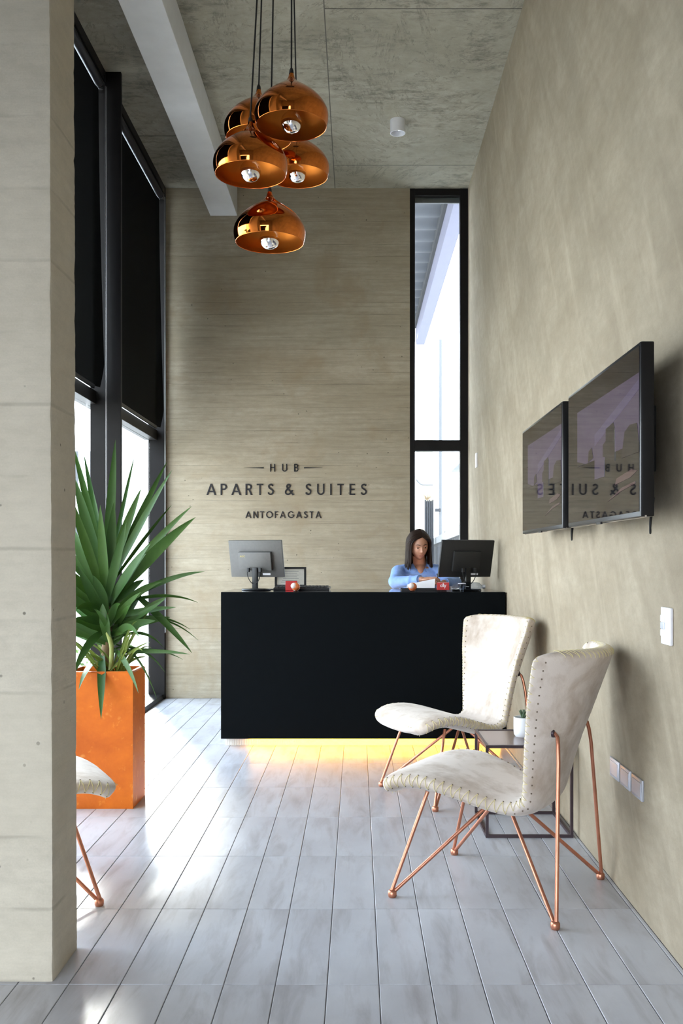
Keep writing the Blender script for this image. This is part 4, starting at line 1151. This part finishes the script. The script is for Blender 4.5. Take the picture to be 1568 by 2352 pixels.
HM = Matrix.Translation(HC) @ Matrix.Rotation(math.radians(13), 4, 'Z') @ Matrix.Rotation(math.radians(17), 4, 'X') @ Matrix.Rotation(math.radians(-4), 4, 'Y')
# head local: face looks along -Y
def g(p, c, s): return math.exp(-sum(((p[i]-c[i])/s[i])**2 for i in range(3)))
def head_fn(p, d):
    x, y, z = p
    if z < 0:                                       # jaw narrows
        k = -z/.112; x *= 1-.34*k**1.5; 
        if y < 0: y *= 1-.10*k
        else: y *= 1-.55*k
    if y < 0: x *= 1-.10*(-y/.09)                   # face flatter at the sides
    if y < 0:
        y += .006*max(0, 1-abs(z)/.05)              # flatten the face plane
        q = (x, z)
        def gg(cx, cz, sx, sz): return math.exp(-((x-cx)/sx)**2-((z-cz)/sz)**2)
        y -= .0150*gg(0, -.026, .0085, .011)+.0105*gg(0, -.008, .0065, .018)   # nose tip, bridge
        y -= .0050*gg(.009, -.030, .006, .006)+.0050*gg(-.009, -.030, .006, .006)
        y += .0085*gg(.030, .006, .014, .009)+.0085*gg(-.030, .006, .014, .009)  # eye sockets
        y -= .0035*gg(.030, .024, .020, .007)+.0035*gg(-.030, .024, .020, .007)  # brows
        y -= .0050*gg(0, -.053, .018, .0060)+.0050*gg(0, -.064, .015, .0060)     # lips
        y += .0030*gg(0, -.0585, .020, .0022)
        y -= .0080*gg(0, -.088, .018, .014)         # chin
        y -= .0035*gg(.040, -.022, .016, .018)+.0035*gg(-.040, -.022, .016, .018)
    return Vector((x, y, z))
bd = MB()
bd.sphere((0,0,0), (.071,.090,.112), 110, 84, M=HM, fn=head_fn)
for s in (-1, 1):
    bd.sphere((s*.069, .010, -.006), (.009,.017,.029), 12, 10, M=HM)
CH = Vector((.492, 7.44, 0))
capsule(bd, HM @ Vector((0,.022,-.06)), (.492, 7.425, 1.195), .047, .052, 20)
rings(bd, [((.50,7.47,.63),.02,.02), ((.50,7.47,.65),.15,.11), ((.50,7.47,.72),.165,.12), ((.50,7.465,.84),.135,.10), ((.498,7.455,.96),.14,.105), ((.494,7.44,1.08),.155,.11), ((.492,7.43,1.15),.150,.095), ((.492,7.43,1.19),.10,.07), ((.492,7.43,1.215),.04,.04)])
RS, RE, RW = Vector((.325,7.40,1.150)), Vector((.292,7.165,1.078)), Vector((.478,6.975,1.105))
LS, LE, LW = Vector((.660,7.40,1.150)), Vector((.745,7.19,1.078)), Vector((.640,6.99,1.082))
for S_, E_, W_ in ((RS,RE,RW),(LS,LE,LW)):
    capsule(bd, S_, E_, .046, .036, 14); capsule(bd, E_, W_, .034, .0225, 14)
def hand(b, wr, d, up, sgn, curl=.6):
    d = d.normalized(); side = d.cross(up).normalized()*sgn; up = side.cross(d).normalized()*sgn
    pm = wr+d*.045
    Mh = Matrix((( *(side), 0), (*(d), 0), (*(up), 0), (0,0,0,1))).transposed(); Mh.translation = pm
    b.sphere((0,0,0), (.036,.050,.014), 18, 12, M=Mh)
    lens = (.062,.072,.068,.052)
    for i in range(4):
        o = pm+d*.040+side*(-.026+i*.0172); a = 0; p = o; L = lens[i]
        for j, f in enumerate((.45,.32,.23)):
            a += curl*(.35+.35*j); dd = (d*math.cos(a)-up*math.sin(a)).normalized(); q = p+dd*L*f
            capsule(b, p, q, .0085-.0008*j, .0080-.0008*j, 10, 2); p = q
    p = pm-side*.026-d*.015; dd = (d*.6-side*.75-up*.25).normalized(); q = p+dd*.036; capsule(b, p, q, .0105, .009, 10, 2)
    dd = (d*.9-side*.25-up*.35).normalized(); capsule(b, q, q+dd*.028, .009, .0078, 10, 2)
hand(bd, RW, (RW-RE)+Vector((.06,.04,.01)), Vector((0,-.2,1)), 1, .75)
hand(bd, LW, Vector((-.55,-.5,.0)), Vector((0,0,1)), -1, .55)
HR, HL = Vector((.42,7.42,.70)), Vector((.58,7.42,.70))
KR, KL = Vector((.40,7.10,.72)), Vector((.60,7.10,.72)); FRt, FLt = Vector((.40,7.16,.33)), Vector((.60,7.16,.33))
for H_, K_, F_ in ((HR,KR,FRt),(HL,KL,FLt)):
    capsule(bd, H_, K_, .078, .052, 16); capsule(bd, K_, F_, .050, .034, 14); capsule(bd, F_+Vector((0,.02,-.035)), F_+Vector((0,-.13,-.045)), .030, .026, 12)
body = bd.build('body', M['skin'], per, smooth=179, world=True)
rm = body.modifiers.new('union', 'REMESH'); rm.mode = 'VOXEL'; rm.voxel_size = .0032; rm.use_smooth_shade = True
smo = body.modifiers.new('soft', 'SMOOTH'); smo.iterations = 2; smo.factor = .5
# face details
for s in (-1, 1):
    b = MB(); b.sphere((s*.0300,-.0665,.0045), (.0125,.0095,.0062), 16, 10, M=HM); b.build('eye', M['eye_white'], per, smooth=179, world=True)
    b = MB(); b.sphere((s*.0300,-.0662,.0092), (.0142,.0112,.0068), 16, 10, M=HM); b.build('upper_lid', M['skin'], per, smooth=179, world=True)
    b = MB(); b.sphere((s*.0300,-.0755,.0015), (.0058,.0024,.0052), 14, 8, M=HM); b.build('iris', M['iris'], per, smooth=179, world=True)
    b = MB(); b.tube([HM @ Vector((s*x, y, z)) for x, y, z in ((.0165,-.0775,.0065),(.024,-.0800,.0100),(.033,-.0785,.0098),(.0435,-.0700,.0050))], [.0014,.0022,.0022,.0012], 6); b.build('eyelid', M['skin'], per, smooth=60, world=True)
    b = MB(); b.tube([HM @ Vector((s*x, y, z)) for x, y, z in ((.0165,-.0775,.0055),(.024,-.0800,.0078),(.033,-.0785,.0076),(.0445,-.0695,.0030))], [.0010,.0012,.0012,.0008], 6); b.build('eyelashes', M['hair'], per, smooth=60, world=True)
    b = MB(); b.tube([HM @ Vector((s*x, y, z)) for x, y, z in ((.012,-.0845,.0235),(.022,-.0845,.0285),(.034,-.0790,.0305),(.047,-.0675,.0245))], [.0016,.0028,.0026,.0010], 6); b.build('eyebrow', M['hair'], per, smooth=60, world=True)
b = MB()
b.tube([HM @ Vector(p) for p in ((-.021,-.0795,-.0590),(-.012,-.0865,-.0548),(0,-.0890,-.0562),(.012,-.0865,-.0548),(.021,-.0795,-.0590))], [.0010,.0026,.0026,.0026,.0010], 8)
b.tube([HM @ Vector(p) for p in ((-.019,-.0795,-.0605),(-.010,-.0855,-.0650),(0,-.0870,-.0660),(.010,-.0855,-.0650),(.019,-.0795,-.0605))], [.0010,.0028,.0034,.0028,.0010], 8)
b.build('lips', M['lips'], per, smooth=60, world=True)
# hair: cap and locks
hb = MB()
def cap_fn(p, d):
    return p*1.0
hb.sphere((0,.016,.012), (.083,.092,.114), 40, 28, M=HM, fn=lambda p, d: (Vector((p.x*(1-.25*max(0,-d.z)), p.y if d.y > -.30 or d.z > .80 else -.030+.0*p.y, p.z)) if d.y < -.30 and d.z <= .80 else Vector((p.x, p.y, p.z))))
rh = random.Random(2)
for k in range(300):
    s = 1 if k % 2 else -1
    f = rh.random()                                  # 0 front .. 1 back
    px_ = .010                                        # part a little off centre
    y0 = -.062+.115*f; z0 = math.sqrt(max(0, 1-((y0-.01)/.098)**2))*.120
    th0 = rh.uniform(.80, 1.06)
    # side anchor
    ys = -.045+.130*f+rh.uniform(-.010,.010); xs_ = s*(.0830+.006*rh.random())*math.sqrt(max(.12, 1-((ys-.012)/.125)**2))
    if f > .8: xs_ *= rh.uniform(.1, 1)
    ze = -.165-rh.uniform(0,.035)
    out = rh.uniform(.98, 1.12)
    pts = [Vector((px_, y0, z0+.004)), Vector((s*.045*th0, y0-.004*(1-f), z0*.86)), Vector((xs_*.97, ys-.006, .045+rh.uniform(-.01,.01))), Vector((xs_*1.03, ys, -.02)), Vector((xs_*out*1.02, ys-.004, -.09)), Vector((xs_*out*1.10*(1+.06*rh.random()), ys-.008*(1-f), ze))]
    pts = [HM @ q for q in pts[:4]]+[(HM @ pts[3]).lerp(HM @ q, 1)*1 for q in pts[4:]]
    # the ends hang down with gravity
    base = pts[3]; pts[4] = base+Vector((s*.004*out, .006, -.070)); pts[5] = base+Vector((s*rh.uniform(0,.016)*out, .006+rh.uniform(-.004,.006), -.125-rh.uniform(0,.035)))
    hb.tube(catmull(pts, 4), [.0055]*4+[.0072]*12+[.0060,.0052,.0040,.0026,.0008], 5)
hb.build('hair', M['hair'], per, smooth=60, world=True)
# shirt
sb = MB()
rings(sb, [((.50,7.47,.66),.165,.125), ((.50,7.47,.72),.178,.133), ((.50,7.465,.84),.150,.115), ((.498,7.455,.96),.158,.120), ((.494,7.44,1.08),.172,.126), ((.492,7.43,1.14),.172,.112), ((.492,7.435,1.175),.140,.088), ((.492,7.44,1.200),.080,.062), ((.492,7.44,1.212),.055,.045)])
for S_, E_, W_, k in ((RS,RE,RW,.86),(LS,LE,LW,.88)):
    capsule(sb, S_, E_, .062, .050, 16); capsule(sb, E_, E_.lerp(W_, k), .049, .034, 16)
    capsule(sb, (S_.x*.5+.246, 7.43, 1.172), S_, .050, .060, 14)
    # sleeve folds
    ax = (E_-S_).normalized()
    for t in (.35, .55, .75, .9): 
        c = S_.lerp(E_, t); sb.sphere(c+Vector((rh.uniform(-.01,.01), -.008, rh.uniform(-.006,.006))), .054, 14, 10)
    for t in (.12, .35, .62): 
        c = E_.lerp(W_, t); sb.sphere(c+Vector((rh.uniform(-.006,.006), 0, rh.uniform(-.004,.006))), .047-.010*t, 14, 10)
shirt = sb.build('shirt', M['shirt'], per, smooth=179, world=True)
rm = shirt.modifiers.new('union', 'REMESH'); rm.mode = 'VOXEL'; rm.voxel_size = .005; rm.use_smooth_shade = True
smo = shirt.modifiers.new('soft', 'SMOOTH'); smo.iterations = 4; smo.factor = .5
for W_, E_, k in ((RW,RE,.86),(LW,LE,.88)):
    c0 = E_.lerp(W_, k-.06); c1 = E_.lerp(W_, k+.06)
    b = MB(); b.tube([c0, c0.lerp(c1,.05), c1, c1.lerp(c0,.03)], [.036,.0385,.037,.028], 20, caps=False); b.build('cuff', M['shirt'], shirt, smooth=50, world=True)
for s in (-1, 1):
    b = MB()
    A_ = Vector((.492+s*.052, 7.415, 1.222)); Bp = Vector((.492+s*.030, 7.335, 1.165)); Cp = Vector((.492+s*.070, 7.335, 1.135)); Dp = Vector((.492+s*.082, 7.375, 1.190)); Ep = Vector((.492+s*.060, 7.46, 1.232))
    Fp = Vector((.492+s*.056, 7.46, 1.205))
    o_ = Vector((0, -.003, .001))
    b.add([A_, Bp, Cp, Dp, Ep, A_+o_, Bp+o_, Cp+o_, Dp+o_, Ep+o_], [(0,1,2,3,4),(9,8,7,6,5),(0,1,6,5),(1,2,7,6),(2,3,8,7),(3,4,9,8),(4,0,5,9)])
    b.build('collar', M['shirt'], shirt, world=True)
b = MB(); R0 = [(-.038,7.366,1.212),(0,7.356,1.214),(.038,7.366,1.212)]; R1 = [(-.022,7.338,1.168),(0,7.327,1.166),(.023,7.338,1.168)]; R2 = [(.002,7.311,1.112)]
V0 = [(.492+x, y, z) for x, y, z in R0+R1+R2]; V1 = [(x, y+.03, z) for x, y, z in V0]
b.add(V0+V1, [(0,1,4,3),(1,2,5,4),(3,4,6),(4,5,6),(7,10,11,8),(8,11,12,9),(10,13,11),(11,13,12),(0,3,10,7),(3,6,13,10),(2,9,12,5),(5,12,13,6),(0,7,8,1),(1,8,9,2)])
b.build('neckline', M['skin'], per, smooth=179, world=True)
tbm = MB(); rings(tbm, [((.50,7.47,.635),.168,.125), ((.50,7.47,.70),.175,.130), ((.50,7.47,.74),.165,.122)])
for H_, K_, F_ in ((HR,KR,FRt),(HL,KL,FLt)): capsule(tbm, H_, K_, .086, .062, 16); capsule(tbm, K_, F_+Vector((0,0,.02)), .060, .050, 14)
tro = tbm.build('trousers', M['trousers'], per, smooth=179, world=True)
rm = tro.modifiers.new('union', 'REMESH'); rm.mode = 'VOXEL'; rm.voxel_size = .009; rm.use_smooth_shade = True
for F_ in (FRt, FLt):
    b = MB(); capsule(b, F_+Vector((0,.02,-.040)), F_+Vector((0,-.14,-.050)), .038, .031, 14); b.build('shoe', M['shoe'], per, smooth=60, world=True)
pen = MB(); pen.tube([(.585,6.935,1.150),(.600,6.93,1.055)], [.004,.0012], 8)
tag(pen.build('pen', M['black_plastic'], smooth=40), 'dark pen held in the right hand of the receptionist', 'pen')
st = thing('bar_stool', 'high office stool under the receptionist, hidden behind the desk', 'stool', (.50, 7.44, 0))
b = MB(); b.lathe([(0,.545),(.19,.545),(.205,.565),(.20,.60),(.17,.612),(0,.612)], 36); b.build('seat', M['matte_black'], st, smooth=40)
b = MB(); b.lathe([(.025,.03),(.025,.545)], 16); b.build('column', M['chrome'], st, smooth=60)
b = MB(); b.lathe([(0,0),(.22,0),(.22,.012),(.04,.03),(0,.032)], 36); b.build('base', M['chrome'], st, smooth=40)
b = MB(); b.tube([(.17*math.cos(a*PI/16), .17*math.sin(a*PI/16)-.06, .235) for a in range(32)], .010, 8, closed=True); b.build('foot_ring', M['chrome'], st, smooth=60)
print('faces', sum(len(o.data.polygons) for o in bpy.data.objects if o.type == 'MESH'), 'objects', len(bpy.data.objects))
